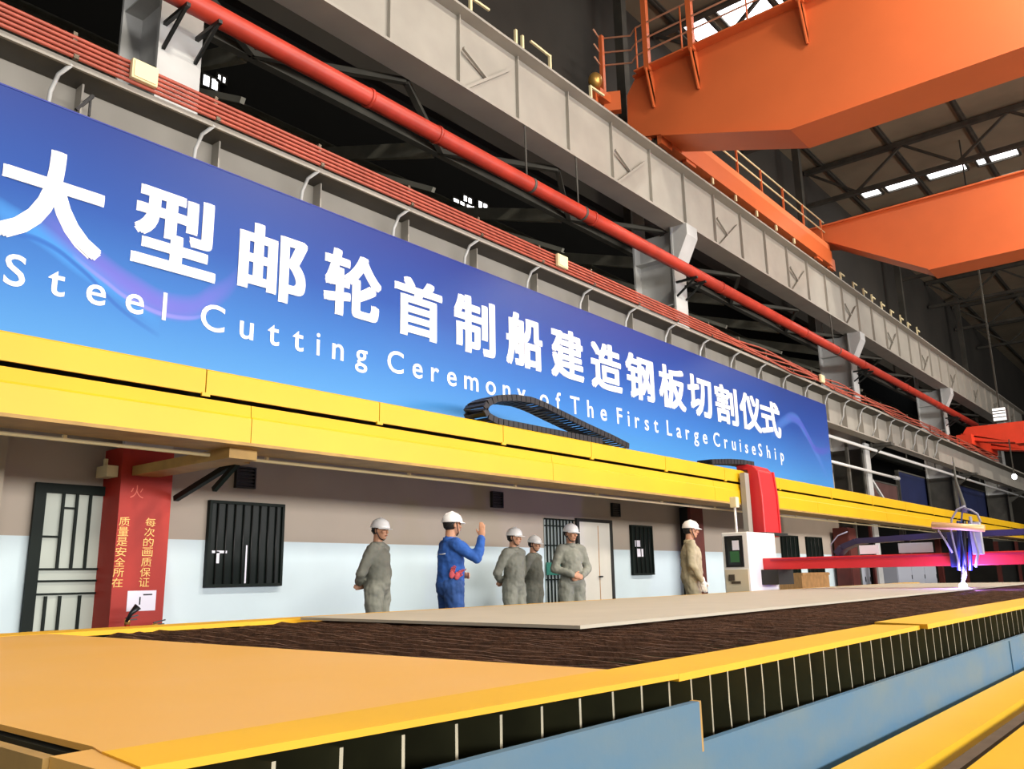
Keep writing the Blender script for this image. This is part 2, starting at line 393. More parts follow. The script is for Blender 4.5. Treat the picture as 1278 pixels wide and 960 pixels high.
# ================================================================== COLUMNS
def column(x, label, dark_lower, group='crane columns'):
    t = Thing('steel_column', label, 'column', (x, 9.5, 0), group)
    m = 'grey_col'
    z0 = 2.5
    if x > 20:                               # lower lengths coloured darker to stand in for the unlit aisle end
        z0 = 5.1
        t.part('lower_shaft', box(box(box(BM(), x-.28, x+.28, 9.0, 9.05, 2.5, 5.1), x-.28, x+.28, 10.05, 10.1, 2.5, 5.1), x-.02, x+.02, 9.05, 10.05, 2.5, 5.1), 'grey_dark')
    t.part('front_flange', box(BM(), x-.28, x+.28, 9.0, 9.05, z0, 9.12), m)
    t.part('rear_flange', box(BM(), x-.28, x+.28, 10.05, 10.1, z0, 10.3), m)
    t.part('upper_post', box(BM(), x-.12, x+.12, 10.15, 10.4, 9.2, 17.0), 'truss')
    t.part('web', box(BM(), x-.02, x+.02, 9.05, 10.05, z0, 9.12), m)
    b = BM()
    for z in (3.6, 4.8, 6.0, 7.2, 8.4)[0 if x < 20 else 2:]: box(b, x-.26, x-.02, 9.05, 10.05, z, z+.02); box(b, x+.02, x+.26, 9.05, 10.05, z, z+.02)
    t.part('stiffener', b, m)
    # head bracket that carries the upper runway girder
    t.part('head_bracket', prism(BM(), [(9.0, 8.1), (9.0, 9.12), (8.62, 9.12), (8.62, 8.85)], 0, x-.26, x+.26), m)
    b = BM(); prism(b, [(8.98, 5.1), (8.98, 5.2), (8.05, 5.2), (8.05, 5.1)], 0, x-.2, x+.2); prism(b, [(9.0, 4.6), (9.0, 5.1), (8.3, 5.1)], 0, x-.02, x+.02)
    t.part('girder_bracket', b, m if x < 20 else 'grey_dark')  # far brackets get the same darker colour in place of shade
    return t
CX = (4.55, 17.2, 29.5, 41.9, 54.3)
labels = ['steel column with red cladding and gold characters, nearest on the left',
          'steel column with maroon foot beside the khaki worker',
          'grey steel column just beyond the right end of the blue banner',
          'grey steel column rising behind the small red crane',
          'farthest grey steel column at the dark end of the hall']
for x, l in zip(CX, labels):
    t = column(x, l, True)
    if x == CX[0]:
        c = t.part('cladding', box(BM(), x-.29, x+.29, 8.99, 10.1, 0, 2.5), 'red_column')
        b = BM()
        cx = [(4.33, '质量是安全所在'), (4.62, '每次的画质保证')]
        for xx, s in cx:
            for k, ch in enumerate(s):
                sh = -.012*k
                text_bm(b, ch, xx-.055+sh*.3, xx+.06+sh*.3, 1.755-.106*(k+1)+.012, 1.755-.106*k, 8.988, .0, .004)
        t.part('gold_inscription', b, 'gold')
        b = BM(); text_bm(b, '火', 4.37, 4.52, 1.96, 2.1, 8.988, -.005, .003)
        t.part('faded_mark', b, mat('faded_red_mark', 'e06a58', .6))
        t.part('lamp_box', box(box(BM(), x-.42, x-.30, 9.05, 9.3, 2.18, 2.3), x-.4, x-.37, 9.15, 9.2, 2.3, 2.38), 'cream')
    else:
        t.part('foot_front', box(BM(), x-.29, x+.29, 8.99, 9.06, 0, 2.52), 'maroon')
        t.part('foot_rear', box(BM(), x-.29, x+.29, 9.9, 10.1, 0, 2.52), 'maroon')
        t.part('foot_web', box(BM(), x-.03, x+.03, 9.06, 9.9, 0, 2.52), 'black_steel')
        if x == CX[1]:
            t.part('cable_duct', tube(BM(), [(x-.2, 9.86, .1), (x-.2, 9.86, 2.4)], .02), 'stainless')
# ================================================================== NOTICE AND EXTINGUISHERS ON THE RED COLUMN
t = Thing('paper_notice', 'white paper notice taped low on the red column', 'notice', (4.59, 8.985, .77))
t.part('sheet', box(BM(), 4.43, 4.745, 8.984, 8.9885, .775, .985), 'paper')
b = BM(); box(b, 4.56, 4.575, 8.982, 8.984, .84, .92); box(b, 4.60, 4.70, 8.982, 8.984, .935, .95)
t.part('print', b, 'ink')
for k, (x, z, l) in enumerate(((4.36, .70, 'red fire extinguisher with black horn at the foot of the red column'), (4.66, .64, 'red fire extinguisher without horn beside the other at the red column'))):
    t = Thing('fire_extinguisher', l, 'fire extinguisher', (x, 8.8, 0), 'fire extinguishers at the red column')
    t.part('cylinder', lathe(BM(), [(0, 0), (.07, 0), (.075, .02), (.075, z-.22), (.06, z-.13), (.025, z-.08), (.025, z-.05), (0, z-.05)], (x, 8.8, 0)), 'red_column')
    t.part('valve', lathe(BM(), [(0, z-.05), (.028, z-.05), (.028, z), (.02, z+.01), (0, z+.01)], (x, 8.8, 0), 12), 'brass')
    b = BM(); bar(b, (x-.02, 8.8, z+.015), (x+.1, 8.78, z+.04), .02, .012); bar(b, (x-.02, 8.8, z-.005), (x+.09, 8.78, z+.0), .02, .012)
    t.part('handle', b, 'black')
    if k == 0:
        t.part('horn', tube(BM(), [(x-.03, 8.76, z-.02), (x+.0, 8.74, z+.06), (x+.06, 8.72, z+.13)], [.015, .022, .04]), 'black')

# ================================================================== UPPER RUNWAY GIRDER
t = Thing('runway_girder', 'large grey upper crane girder with stiffened web under the orange crane', 'girder', (20, 8.9, 9.12))
GX0, GX1 = -6, 62
t.part('web', box(BM(), GX0, GX1, 8.93, 8.97, 9.17, 10.66), 'grey_paint')
t.part('top_flange', box(BM(), GX0, GX1, 8.68, 9.22, 10.66, 10.71), 'grey_paint')
t.part('bottom_flange', box(BM(), GX0, GX1, 8.68, 9.22, 9.12, 9.17), 'grey_paint')
x = 7.86-1.6*6; i = -6
while x < 60:
    t.part('stiffener', box(BM(), x-.012, x+.012, 8.86, 8.93, 9.17, 10.66), 'grey_paint')
    if i % 3 == 1:
        b = BM(); bar(b, (x+.03, 8.88, 9.22), (x+1.35, 8.88, 10.25), .05, .05); bar(b, (x+.05, 8.84, 10.02), (x+.72, 8.88, 9.76), .05, .05)
        t.part('brace', b, 'grey_paint')
    x += 1.6; i += 1
t = Thing('crane_rail', 'steel rail on top of the upper grey girder', 'rail', (20, 8.95, 10.71))
t.part('rail_head', box(BM(), GX0, GX1, 8.915, 8.985, 10.79, 10.83), 'rail'); t.part('rail_web', box(BM(), GX0, GX1, 8.935, 8.965, 10.73, 10.79), 'rail')
t.part('rail_foot', box(BM(), GX0, GX1, 8.89, 9.01, 10.71, 10.73), 'rail')
# bracing between girder and column heads
t = Thing('bracing_truss', 'dark horizontal bracing truss behind the upper girder', 'truss', (20, 10.6, 9.1))
t.part('chord', box(BM(), GX0, GX1, 10.55, 10.7, 9.08, 9.2), 'truss')
x = -4
k = 0
while x < 60:
    t.part('diagonal', bar(BM(), (x, 9.3, 9.13), (x+2.1, 10.55, 9.13), .1, .1), 'truss')
    t.part('diagonal', bar(BM(), (x+4.2, 9.3, 9.13), (x+2.1, 10.55, 9.13), .1, .1), 'truss')
    x += 4.2
plab = ['on the upper girder flange, at the left end of the row', 'on the upper girder flange above the pipe, second from left', 'on the upper girder flange left of the crane railing', 'on the upper girder flange nearest the orange crane on its left']
for k, (x, dx) in enumerate(((9.6, .5), (10.85, 0), (11.9, -.6), (13.3, .5))):
    t = Thing('guard_post', 'short pale guard post ' + plab[k], 'guard post', (x, 8.75, 10.71), 'guard posts on the upper girder')
    t.part('post', box(BM(), x-.025, x+.025, 8.72, 8.77, 10.71, 11.05), 'cream')
    if dx: t.part('top_bar', bar(BM(), (x, 8.745, 11.03), (x+dx, 8.745, 11.05), .04, .04), 'cream')
    else: t.part('post', box(BM(), x+.17, x+.22, 8.72, 8.77, 10.71, 11.03), 'cream')
for k in range(9):
    x = 28.3+1.15*k+random.uniform(-.2, .2)
    t = Thing('guard_post', 'small pale guard post on the upper girder beyond the second orange girder', 'guard post', (x, 8.75, 10.71), 'distant guard posts on the upper girder')
    t.part('post', box(BM(), x-.03, x+.03, 8.72, 8.77, 10.71, 11.0+random.uniform(0, .12)), 'cream')
    t.part('top_bar', bar(BM(), (x, 8.745, 10.98), (x+.4, 8.745, 10.98), .05, .05), 'cream')

# ================================================================== LOWER RUNWAY GIRDER AND ITS CONDUCTOR BARS
t = Thing('runway_girder', 'grey lower crane girder behind the blue banner with angle edge flange', 'girder', (20, 8.4, 5.2))
t.part('web', box(BM(), GX0, GX1, 8.35, 8.38, 5.24, 6.02), 'grey_paint')
t.part('top_flange', box(BM(), GX0, GX1, 8.0, 8.8, 6.02, 6.06), 'grey_dark')
t.part('bottom_flange', box(BM(), GX0, GX1, 8.2, 8.55, 5.2, 5.24), 'grey_paint')
t.part('edge_angle', box(BM(), GX0, GX1, 7.965, 7.998, 6.015, 6.075), 'grey_paint')
xs = (1.35, 2.85, 4.39, 5.83, 7.36, 8.8, 10.3, 11.8, 13.3, 14.8, 16.3, 17.8, 19.3, 20.8, 22.3, 23.8, 25.3, 26.8, 28.3, 29.8, 31.3, 32.8, 34.3, 35.8)
for x in xs:
    t.part('stiffener', box(BM(), x+.3, x+.32, 8.2, 8.35, 5.24, 6.02), 'grey_paint')
    b = BM(); tube(b, [(x, 8.33, 5.3), (x, 8.2, 5.55), (x, 8.17, 5.78), (x+.03, 8.1, 5.95), (x+.1, 7.97, 6.04)], .022, 8)
    t.part('bracket', b, 'grey_col')
t = Thing('conductor_bar_set', 'bundle of red conductor bars along the lower girder edge', 'conductor bars', (20, 7.95, 6.06))
ZB = (6.10, 6.16, 6.22, 6.28, 6.34)
for k, z in enumerate(ZB):
    b = BM(); pts = []
    x = -5
    while x <= 47:
        sag = .0 if x < 17 else .035*math.sin((x-17)*1.3+k) + .02*math.sin(x*2.3+k*2)
        pts.append((x, 7.93+.012*k, z+sag)); x += .6
    t.part('bar', tube(b, pts, .021, 8), 'red_bar')
for x in xs + (37.3, 38.8, 40.3, 41.8):
    t.part('hanger', box(box(BM(), x+.08, x+.13, 7.9, 8.02, 6.076, 6.12), x+.08, x+.12, 7.97, 8.02, 6.076, 6.4), 'rail')
for x, l in ((3.62, 'cream junction box on the conductor bars left of the first column'), (10.9, 'small cream junction box on the conductor bars above the banner middle'), (22.9, 'dusty junction box on the conductor bars near the banner end')):
    t = Thing('junction_box', l, 'junction box', (x, 7.88, 6.12))
    t.part('casing', box(BM(), x-.14, x+.14, 7.86, 7.92, 6.12, 6.34), 'cream', bevel=.01)
    t.part('lid', box(BM(), x-.12, x+.12, 7.85, 7.86, 6.14, 6.32), 'cream'); t.part('cleat', box(BM(), x-.03, x+.03, 7.92, 7.98, 6.2, 6.26), 'rail')
t = Thing('banner_hook', 'black angled steel hook above the banner top at left', 'hook', (3.2, 8.3, 5.5))
p0, p1, p2 = at(95, 137, 1, 8.02), at(116, 120, 1, 8.02), at(111, 145, 1, 8.02)
t.part('arm', bar(bar(BM(), p0, p1, .03, .03), p1, (p1.x, 8.345, p1.z), .03, .03), 'black'); t.part('prop', bar(BM(), p1+Vector((-.02, 0, 0)), p2, .02, .02), 'black')

# ================================================================== RED PIPE
t = Thing('fire_main_pipe', 'long red pipe running above the conductor bars past the columns', 'pipe', (20, 8.6, 7.9))
t.part('pipe', tube(BM(), [(x, 8.6, 7.9) for x in (-6, 5, 15, 25, 35, 46)], .135, 20), 'red_pipe')
for x in (1.5, 7.2, 8.6, 12.9, 18.4, 23.8, 29, 34, 39):
    t.part('pipe_flange', tube(BM(), [(x, 8.6, 7.9), (x+.05, 8.6, 7.9)], .15, 20), 'red_pipe')
for x in CX[:4]:
    for dx in (-.22, .2):
        b = BM(); bar(b, (x+dx, 9.0, 7.74), (x+dx, 8.45, 7.74), .05, .05); bar(b, (x+dx, 9.0, 7.4), (x+dx, 8.5, 7.74), .04, .04)
        t.part('pipe_bracket', b, 'black_steel')
for k, (x, l) in enumerate(((11.0, 'thin drop rod hanging from the girder to the red pipe, left one'), (12.6, 'thin drop rod hanging from the girder to the red pipe, right one'), (26.6, 'thin drop rod between girder and red pipe just before the third column'))):
    t = Thing('drop_rod', l, 'rod', (x, 8.72, 8.03), 'drop rods above the red pipe')
    t.part('rod', tube(BM(), [(x, 8.7, 9.13), (x, 8.68, 8.02)], .018, 8), 'grey_dark'); t.part('clamp', tube(BM(), [(x-.03, 8.6, 7.9), (x+.03, 8.6, 7.9)], .145, 16), 'grey_dark')

# ================================================================== ORANGE OVERHEAD CRANE
def crane_girder(t, x0, x1, prof, mname, fl=.12):
    """box girder along Y; prof = list of (y, z) outline"""
    t.part('girder', prism(BM(), prof, 0, x0, x1), mname)
def taper(yend, ytap, yfar, ztop, zend, zbot):
    return [(yfar, ztop), (yend-.25, ztop), (yend, ztop-.35), (yend+.02, zend+.35), (yend-.35, zend), (yend-.9, zend-.13), (ytap, zbot), (yfar, zbot)]
XN, XF = 16.2, 27.3
t = Thing('overhead_crane', 'large orange travelling crane with two box girders on the upper girder', 'crane', (21.7, 8.95, 10.83))
zn = at(987, 161, 0, XN); ze = at(845, 166, 0, XN); ztop = 12.86
prof = taper(9.6, zn.y, -16, ztop, ze.z+.25, zn.z)
t.part('girder', prism(BM(), prof, 0, XN, XN+.95), 'orange')
# bottom flange of the near girder, proud of the webs
b = BM()
for (y0, z0), (y1, z1) in zip(((-16, zn.z), (zn.y, zn.z)), ((zn.y, zn.z), (8.7, ze.z+.1))):
    prism(b, [(y0, z0), (y1, z1), (y1, z1-.04), (y0, z0-.04)], 0, XN-.06, XN+1.0)
t.part('bottom_flange', b, 'orange')
t.part('top_flange', box(BM(), XN-.1, XN+1.1, -16, 9.35, ztop, ztop+.05), 'orange')
t.part('walkway', box(BM(), XN-.3, XN-.1, -16, 9.2, ztop-.005, ztop+.03), 'orange')
# outrigger gussets under the walkway, with their tall posts
for px, py in ((815, 95), (870, 70), (1005, 20)):
    y = at(px, py, 0, XN).y
    b = BM(); prism(b, [(XN, ztop-.03), (XN-.3, ztop-.03), (XN-.27, ztop-.15), (XN, ztop-.95)], 1, y-.015, y+.015)
    bar(b, (XN-.285, y, ztop-.05), (XN-.0, y, ztop-.97), .16, .03, (0, 1, 0))
    t.part('gusset', b, 'orange')
    t.part('post', bar(BM(), (XN-.24, y, ztop-.1), (XN-.24, y, 15.6), .13, .13), 'orange')
t.part('upper_frame', box(box(BM(), XN-.34, XN-.14, -6, 9.0, 15.5, 15.75), XN-.34, XN+.8, 7.4, 7.55, 15.5, 15.75), 'orange')
# end railing of the walkway
yA, yB = 8.1, 9.75
for z in (ztop+.4, ztop+.75, ztop+1.15):
    b = BM(); tube(b, [(XN-.28, -5, z), (XN-.28, 9.1, z), (XN-.1, 9.35, z+.0), (XN-.5, 10.0, z+.0)], .022, 8); tube(b, [(XN-.5, 10.0, z), (XN-.9, 9.9, z)], .022, 8)
    t.part('handrail', b, 'pale_rail')
for y in (9.1, 7.9, 6.3, 4.7, 3.0):
    t.part('rail_post', tube(BM(), [(XN-.28, y, ztop-.02), (XN-.28, y, ztop+1.15)], .022, 8), 'orange')
b = BM(); bar(b, (XN-.5, 9.95, 11.35), (XN-.5, 9.95, ztop+1.2), .1, .1)
t.part('rail_post', b, 'orange')
b = BM(); bar(b, (XN-.3, 9.6, 12.2), (XN-.5, 9.95, 12.2), .2, .5); bar(b, (XN-.95, 9.9, 12.25), (XN-.95, 9.9, 11.5), .09, .09); bar(b, (XN-.95, 9.9, 12.25), (XN-.45, 9.9, 12.25), .3, .22)
t.part('buffer_frame', b, 'orange')
t.part('signal_lamp', blob(BM(), (XN-1.0, 9.85, 12.55), (.17, .17, .2)), 'brass')
# far girder
z2 = at(1159, 336, 0, XF); t2 = at(1027, 284, 0, XF).z
prof = taper(9.55, z2.y, -16, t2, at(1004, 310, 0, XF).z+.1, z2.z)
t.part('girder', prism(BM(), prof, 0, XF, XF+.95), 'orange')
t.part('bottom_flange', box(BM(), XF-.06, XF+1.0, -16, z2.y, z2.z-.04, z2.z), 'orange')
t.part('top_flange', box(BM(), XF-.1, XF+1.1, -16, 9.3, t2, t2+.05), 'orange')
# end truck joining the girders, wheels and walkway rail
et = t.part('end_truck', box(BM(), XN+.5, XF+.2, 8.72, 9.18, 11.02, 11.55), 'orange')
t.part('truck_cap', box(BM(), XN+.4, XF+.2, 8.76, 9.24, 11.55, 11.79), mat('orange_cap_paint', 'ea8452', .4))
for x in (XN+.3, XN+1.5, XF-.9, XF+.3):
    t.part('wheel', tube(tube(BM(), [(x, 8.89, 11.03), (x, 9.01, 11.03)], .2, 20), [(x, 9.01, 11.03), (x, 9.04, 11.03)], .24, 20), 'rail')
    t.part('wheel_housing', box(box(BM(), x-.25, x+.25, 8.76, 8.87, 10.95, 11.35), x-.25, x+.25, 9.06, 9.14, 10.95, 11.35), 'orange')
b = BM()
for z in (12.2, 12.55): tube(b, [(XN+1.0, 8.82, z), (XF, 8.82, z)], .025, 8)
t.part('handrail', b, 'cream')
for k in range(7):
    x = XN+1.2+k*1.6
    t.part('rail_post', bar(BM(), (x, 8.82, 11.79), (x, 8.82, 12.56), .05, .05), 'orange')
t.part('walkway', box(BM(), XN+1.0, XF, 9.24, 9.6, 11.7, 11.74), 'orange')
for k in range(5): t.part('rail_sweep', box(BM(), XN+2.6+k*1.35, XN+2.68+k*1.35, 8.74, 8.79, 10.85, 11.05), 'cream')

# lower red crane at the far end
t = Thing('overhead_crane', 'small red travelling crane on the lower girder at far right', 'crane', (43.5, 8.2, 6.4))
X2 = 42.5
prof = taper(8.6, 6.5, -14, 7.35, 6.75, 6.45)
t.part('girder', prism(BM(), prof, 0, X2, X2+.8), 'crane_red')
t.part('bottom_flange', box(BM(), X2-.1, X2+.9, -14, 6.5, 6.38, 6.45), 'crane_red')
t.part('girder', prism(BM(), taper(8.6, 6.5, -14, 7.35, 6.75, 6.45), 0, X2+3.6, X2+4.4), 'crane_red')
t.part('end_truck', box(BM(), X2-.6, X2+5, 8.1, 8.7, 6.5, 6.95), 'crane_red')
for x in (X2, X2+4.4): t.part('wheel', tube(BM(), [(x, 8.35, 6.28), (x, 8.47, 6.28)], .21, 16), 'rail')
t.part('side_lamp', box(BM(), X2-.06, X2-.02, 5.2, 6.0, 6.85, 6.95), 'cream')

# ================================================================== ROOF STEELWORK
for k, x in enumerate((14.2, 20.2, 26.2, 32.2, 38.2, 44.2, 50.2, 56.2, 62.2)):
    t = Thing('roof_truss', 'dusty brown roof truss spanning the hall under the dark roof', 'roof truss', (x, 0, 15.4), 'roof trusses of the main bay')
    t.part('bottom_chord', box(BM(), x-.1, x+.1, -20, 10.9, 15.4, 15.55), 'truss'); t.part('top_chord', box(BM(), x-.1, x+.1, -20, 10.9, 16.8, 16.98), 'truss')
    b = BM(); y = 10.8; s = 0
    while y > -18:
        bar(b, (x, y, 15.5 if s else 16.85), (x, y-1.8, 16.85 if s else 15.5), .09, .09); y -= 1.8; s ^= 1
    t.part('web_members', b, 'truss')
for k, y in enumerate((10.2, 7.6, 5.0, 2.4, -.2, -3)):
    t = Thing('roof_purlin', 'long dusty purlin under the roof parallel to the girders', 'purlin', (20, y, 16.7), 'roof purlins of the main bay')
    t.part('purlin', box(box(BM(), -6, 80, y-.03, y+.03, 16.98, 17.04), -6, 80, y-.1, y+.1, 17.0, 17.045), 'truss')
# side bay steelwork in the dark
for k, (y, z, l) in enumerate(((12.6, 8.2, 'dark beam in the side bay, lowest and nearest'), (14.0, 9.7, 'dark beam in the side bay behind the red pipe'), (16.2, 11.4, 'dark beam high in the side bay'), (18.4, 9.0, 'dark beam along the back wall of the side bay'))):
    t = Thing('side_bay_beam', l, 'beam', (20, y, z), 'dark beams of the side bay')
    t.part('web', box(BM(), -6, 75, y-.03, y+.03, z, z+.5), 'bay_steel'); t.part('flange', box(box(BM(), -6, 75, y-.2, y+.2, z-.04, z), -6, 75, y-.2, y+.2, z+.5, z+.54), 'bay_steel')
for k, x in enumerate((6.5, 10.7, 14.9, 19.1, 23.3, 27.5, 31.7, 35.9)):
    t = Thing('side_bay_rafter', 'dark sloping rafter in the unlit side bay', 'rafter', (x, 14, 9.2), 'dark rafters of the side bay')
    t.part('rafter', bar(BM(), (x, 10.75, 9.25), (x, 19.8, 12.2), .12, .3), 'bay_steel'); t.part('strut', bar(BM(), (x, 10.75, 8.4), (x, 14.5, 10.4), .08, .1), 'bay_steel')
t = Thing('cable_ladder', 'dark cable ladder running behind the columns', 'cable ladder', (20, 10.9, 6.9))
t.part('side_rail', box(BM(), -6, 70, 11.0, 11.05, 7.0, 7.12), 'grey_dark'); t.part('side_rail', box(BM(), -6, 70, 11.4, 11.45, 7.0, 7.12), 'grey_dark')
b = BM(); [box(b, x, x+.04, 11.05, 11.4, 7.03, 7.07) for x in range(-5, 70)]
t.part('rungs', b, 'grey_dark')

# ================================================================== BANNER
t = Thing('banner', 'long blue ceremony banner with white Chinese and English lettering', 'banner', (12, 8.0, 3.2))
t.part('sheet', box(BM(), .3, 23.27, 7.99, 8.01, 3.15, 5.55), 'banner')
t.part('hem', box(BM(), .3, 23.27, 7.985, 8.012, 5.55, 5.565), mat('banner_hem', '23348c', .5))
for x in range(2, 23, 4): t.part('tie_bar', bar(BM(), (x+.5, 8.01, 5.4), (x+.5, 8.35, 5.4), .04, .04), 'black_steel')
chars = [('大', -6, 131, 5.10, 4.10), ('型', 164, 271, 5.11, 4.2), ('邮', 297, 383, 5.08, 4.2), ('轮', 404, 476, 5.12, 4.24), ('首', 492.5, 552, 5.07, 4.22), ('制', 567, 618, 5.1, 4.22),
         ('船', 632, 677, 5.1, 4.22), ('建', 688, 728, 5.1, 4.22), ('造', 738, 775.5, 5.1, 4.22), ('钢', 781.5, 815.5, 5.1, 4.22), ('板', 822.5, 854.5, 5.1, 4.22), ('切', 858.5, 887.5, 5.1, 4.22),
         ('割', 892.5, 919.5, 5.1, 4.22), ('仪', 923, 948.5, 5.1, 4.22), ('式', 949, 972.5, 5.1, 4.22)]
for ch, p0, p1, zt, zb in chars:
    ym = 250+(p0+p1)/2*.27
    b = BM(); hw = .031                    # heavy strokes: the outline laid over itself, shifted by half the extra weight
    for k, (i, j) in enumerate(((-1, -1), (-1, 1), (1, -1), (1, 1), (0, 0), (-1, 0), (1, 0), (0, 1), (0, -1))):
        dx, dz = hw*i, hw*.7*j
        text_bm(b, ch, at(p0, ym, 1, 7.98).x+hw+dx, at(p1, ym, 1, 7.98).x-hw+dx, zb+hw+dz, zt-hw+dz, 7.988-.0012*k, 0, .004)
    t.part('character', b, 'text')
words = [('Steel', 5, 208), ('Cutting', 251, 459), ('Ceremony', 484, 656), ('of', 674, 700), ('The', 712, 757), ('First', 770, 821), ('Large', 832, 882), ('Cruise', 890, 942), ('Ship', 946, 977)]
for s, p0, p1 in words:
    x0, x1 = at(p0, 340+(p0)*.22, 1, 7.98).x, at(p1, 340+p1*.22, 1, 7.98).x
    # widely spaced letters: natural widths plus an even gap
    ws = []
    for ch in s:
        cu = bpy.data.curves.new('t', 'FONT'); cu.body = ch; cu.size = 1; o = bpy.data.objects.new('t', cu); COL.objects.link(o)
        dg = bpy.context.evaluated_depsgraph_get(); dg.update()
        bb = o.evaluated_get(dg).bound_box; ws.append(max(v[0] for v in bb)-min(v[0] for v in bb))
        bpy.data.objects.remove(o); bpy.data.curves.remove(cu)
    sz = .42; sx_ = min(.46, .66*(x1-x0)/sum(ws))
    gap = ((x1-x0) - sx_*sum(ws))/(len(s)-1)
    x = x0
    for ch, w_ in zip(s, ws):
        b = BM(); text_bm(b, ch, x, x+w_*sx_, 3.68, 4, 7.987, .008, .005, th=sz); x += w_*sx_+gap
        t.part('letter', b, 'text')

# ================================================================== YELLOW OVERHEAD BEAM
BX0, BX1 = -4, 48
t = Thing('cable_gallery_beam', 'long yellow overhead beam crossing in front of the banner', 'beam', (20, 7.15, 2.3))
joints = [BX0, .2, 4.0, 6.09, 8.19, 10.18, 12.33, 14.5, 17, 20, 23, 26, 29, 32, 35, 38, 41, 44, BX1]
for a, c in zip(joints, joints[1:]):
    t.part('cover_panel', prism(BM(), [(6.95, 2.735), (6.95, 2.955), (6.965, 2.97), (7.4, 2.97), (7.4, 2.94), (6.975, 2.94), (6.975, 2.735)], 0, a+.006, c-.006), 'yellow')
for x in joints[1:-1]: t.part('joint_clip', box(BM(), x-.04, x+.04, 6.935, 6.96, 2.71, 2.745), 'yellow')
t.part('inner_web', box(BM(), BX0, BX1, 7.2, 7.22, 2.62, 2.94), 'inner')  # near-black colour stands in for shade in the slot below the covers
lj = [BX0, 4.48, 9.2, 14, 19, 24, 29, 34, 39, BX1]
for a, c in zip(lj, lj[1:]):
    t.part('lower_beam', prism(BM(), [(6.95, 2.69), (6.94, 2.58), (6.925, 2.56), (6.925, 2.33), (6.95, 2.33), (7.38, 2.33), (7.4, 2.36), (7.4, 2.6), (7.0, 2.685)], 0, a+.004, c-.004), 'yellow')
t.part('bottom_lip', box(BM(), BX0, BX1, 6.915, 7.42, 2.3, 2.33), 'yellow_dirty_shade')
# bracket arms back to the columns
for x in CX[:1]:
    b = BM(); box(b, x-.18, x+.12, 7.1, 8.98, 2.2, 2.3); box(b, x+.12, x+.37, 7.6, 7.75, 2.24, 2.3); box(b, x+.29, x+.37, 7.75, 9.36, 2.26, 2.3)
    t.part('bracket_arm', b, 'yellow_dirty_shade')
    t.part('bracket_brace', bar(BM(), (x+.34, 8.98, 1.98), (x+.34, 7.9, 2.26), .06, .06), 'green_frame')
    t.part('bracket_brace', bar(BM(), (x+.34, 8.2, 2.02), (x+.34, 7.75, 2.28), .05, .05), 'green_frame')
t = Thing('cable_conduit', 'pale conduit pipe slung under the yellow beam', 'conduit', (20, 7.5, 2.2))
t.part('conduit', tube(BM(), [(BX0, 7.45, 2.26), (BX1, 7.45, 2.26)], .018, 10), 'cream')
b = BM(); [box(b, x, x+.03, 7.43, 7.47, 2.27, 2.3) for x in range(-3, 47, 2)]
t.part('clips', b, 'cream')

# drag chain loop lying on the beam
def chain(thing, path, w, h, m, parent=None, name='chain_link', step=None):
    P = [Vector(p) for p in path]
    L = [0]
    for a, c in zip(P, P[1:]): L.append(L[-1]+(c-a).length)
    step = step or h*.8; n = max(2, int(L[-1]/step))
    def pos(s):
        for i in range(len(P)-1):
            if s <= L[i+1]: return P[i].lerp(P[i+1], (s-L[i])/(L[i+1]-L[i]+1e-9))
        return P[-1]
    for k in range(n):
        a, c = pos(L[-1]*k/n), pos(L[-1]*(k+1)/n); d = c-a
        b = BM(); y0, y1 = a.y-w/2, a.y+w/2; s = Vector((0, w/2-.01, 0)); g = d*.06
        bar(b, a+s+g, c+s-g, .02, h, (0, 1, 0) if abs(d.normalized().y) < .1 else (1, 0, 0)) if False else None
        dn = d.normalized(); nrm = dn.cross(Vector((0, 1, 0))).normalized()
        for sg in (-1, 1):
            q = [(a+g), (c-g)]
            V = [b.verts.new(pt + Vector((0, sg*(w/2-.012)+o, 0)) + nrm*e*h/2) for pt in q for o, e in ((-.012, -1), (.012, -1), (.012, 1), (-.012, 1))]
            for f in ((3,2,1,0), (4,5,6,7), (0,1,5,4), (1,2,6,5), (2,3,7,6), (3,0,4,7)): b.faces.new([V[i] for i in f])
        for e in (-1, 1):
            m0 = a.lerp(c, .5)+nrm*e*h*.45
            bar(b, m0-Vector((0, w/2-.02, 0)), m0+Vector((0, w/2-.02, 0)), d.length*.45, .012, nrm)
        bmesh.ops.recalc_face_normals(b, faces=b.faces)
        thing.part(name, b, m)
t = Thing('drag_chain', 'black cable drag chain looping up from the yellow beam top', 'drag chain', (9, 7.2, 2.98))
path = []
lp = [(11.35, 3.04), (10.9, 3.12), (10.2, 3.22), (9.6, 3.32), (9.2, 3.39), (8.9, 3.42), (8.55, 3.40), (8.2, 3.34), (8.0, 3.25), (7.93, 3.16), (8.0, 3.07), (8.2, 3.03), (8.8, 3.03), (9.6, 3.03), (10.6, 3.03)]
chain(t, [(x, 7.2, z) for x, z in lp], .36, .085, 'black', step=.1)
t.part('inner_tray', prism(BM(), [(8.5, 2.99), (8.75, 3.1), (9.3, 3.14), (10.6, 3.04), (10.6, 2.99)], 1, 7.26, 7.36), 'black_steel')

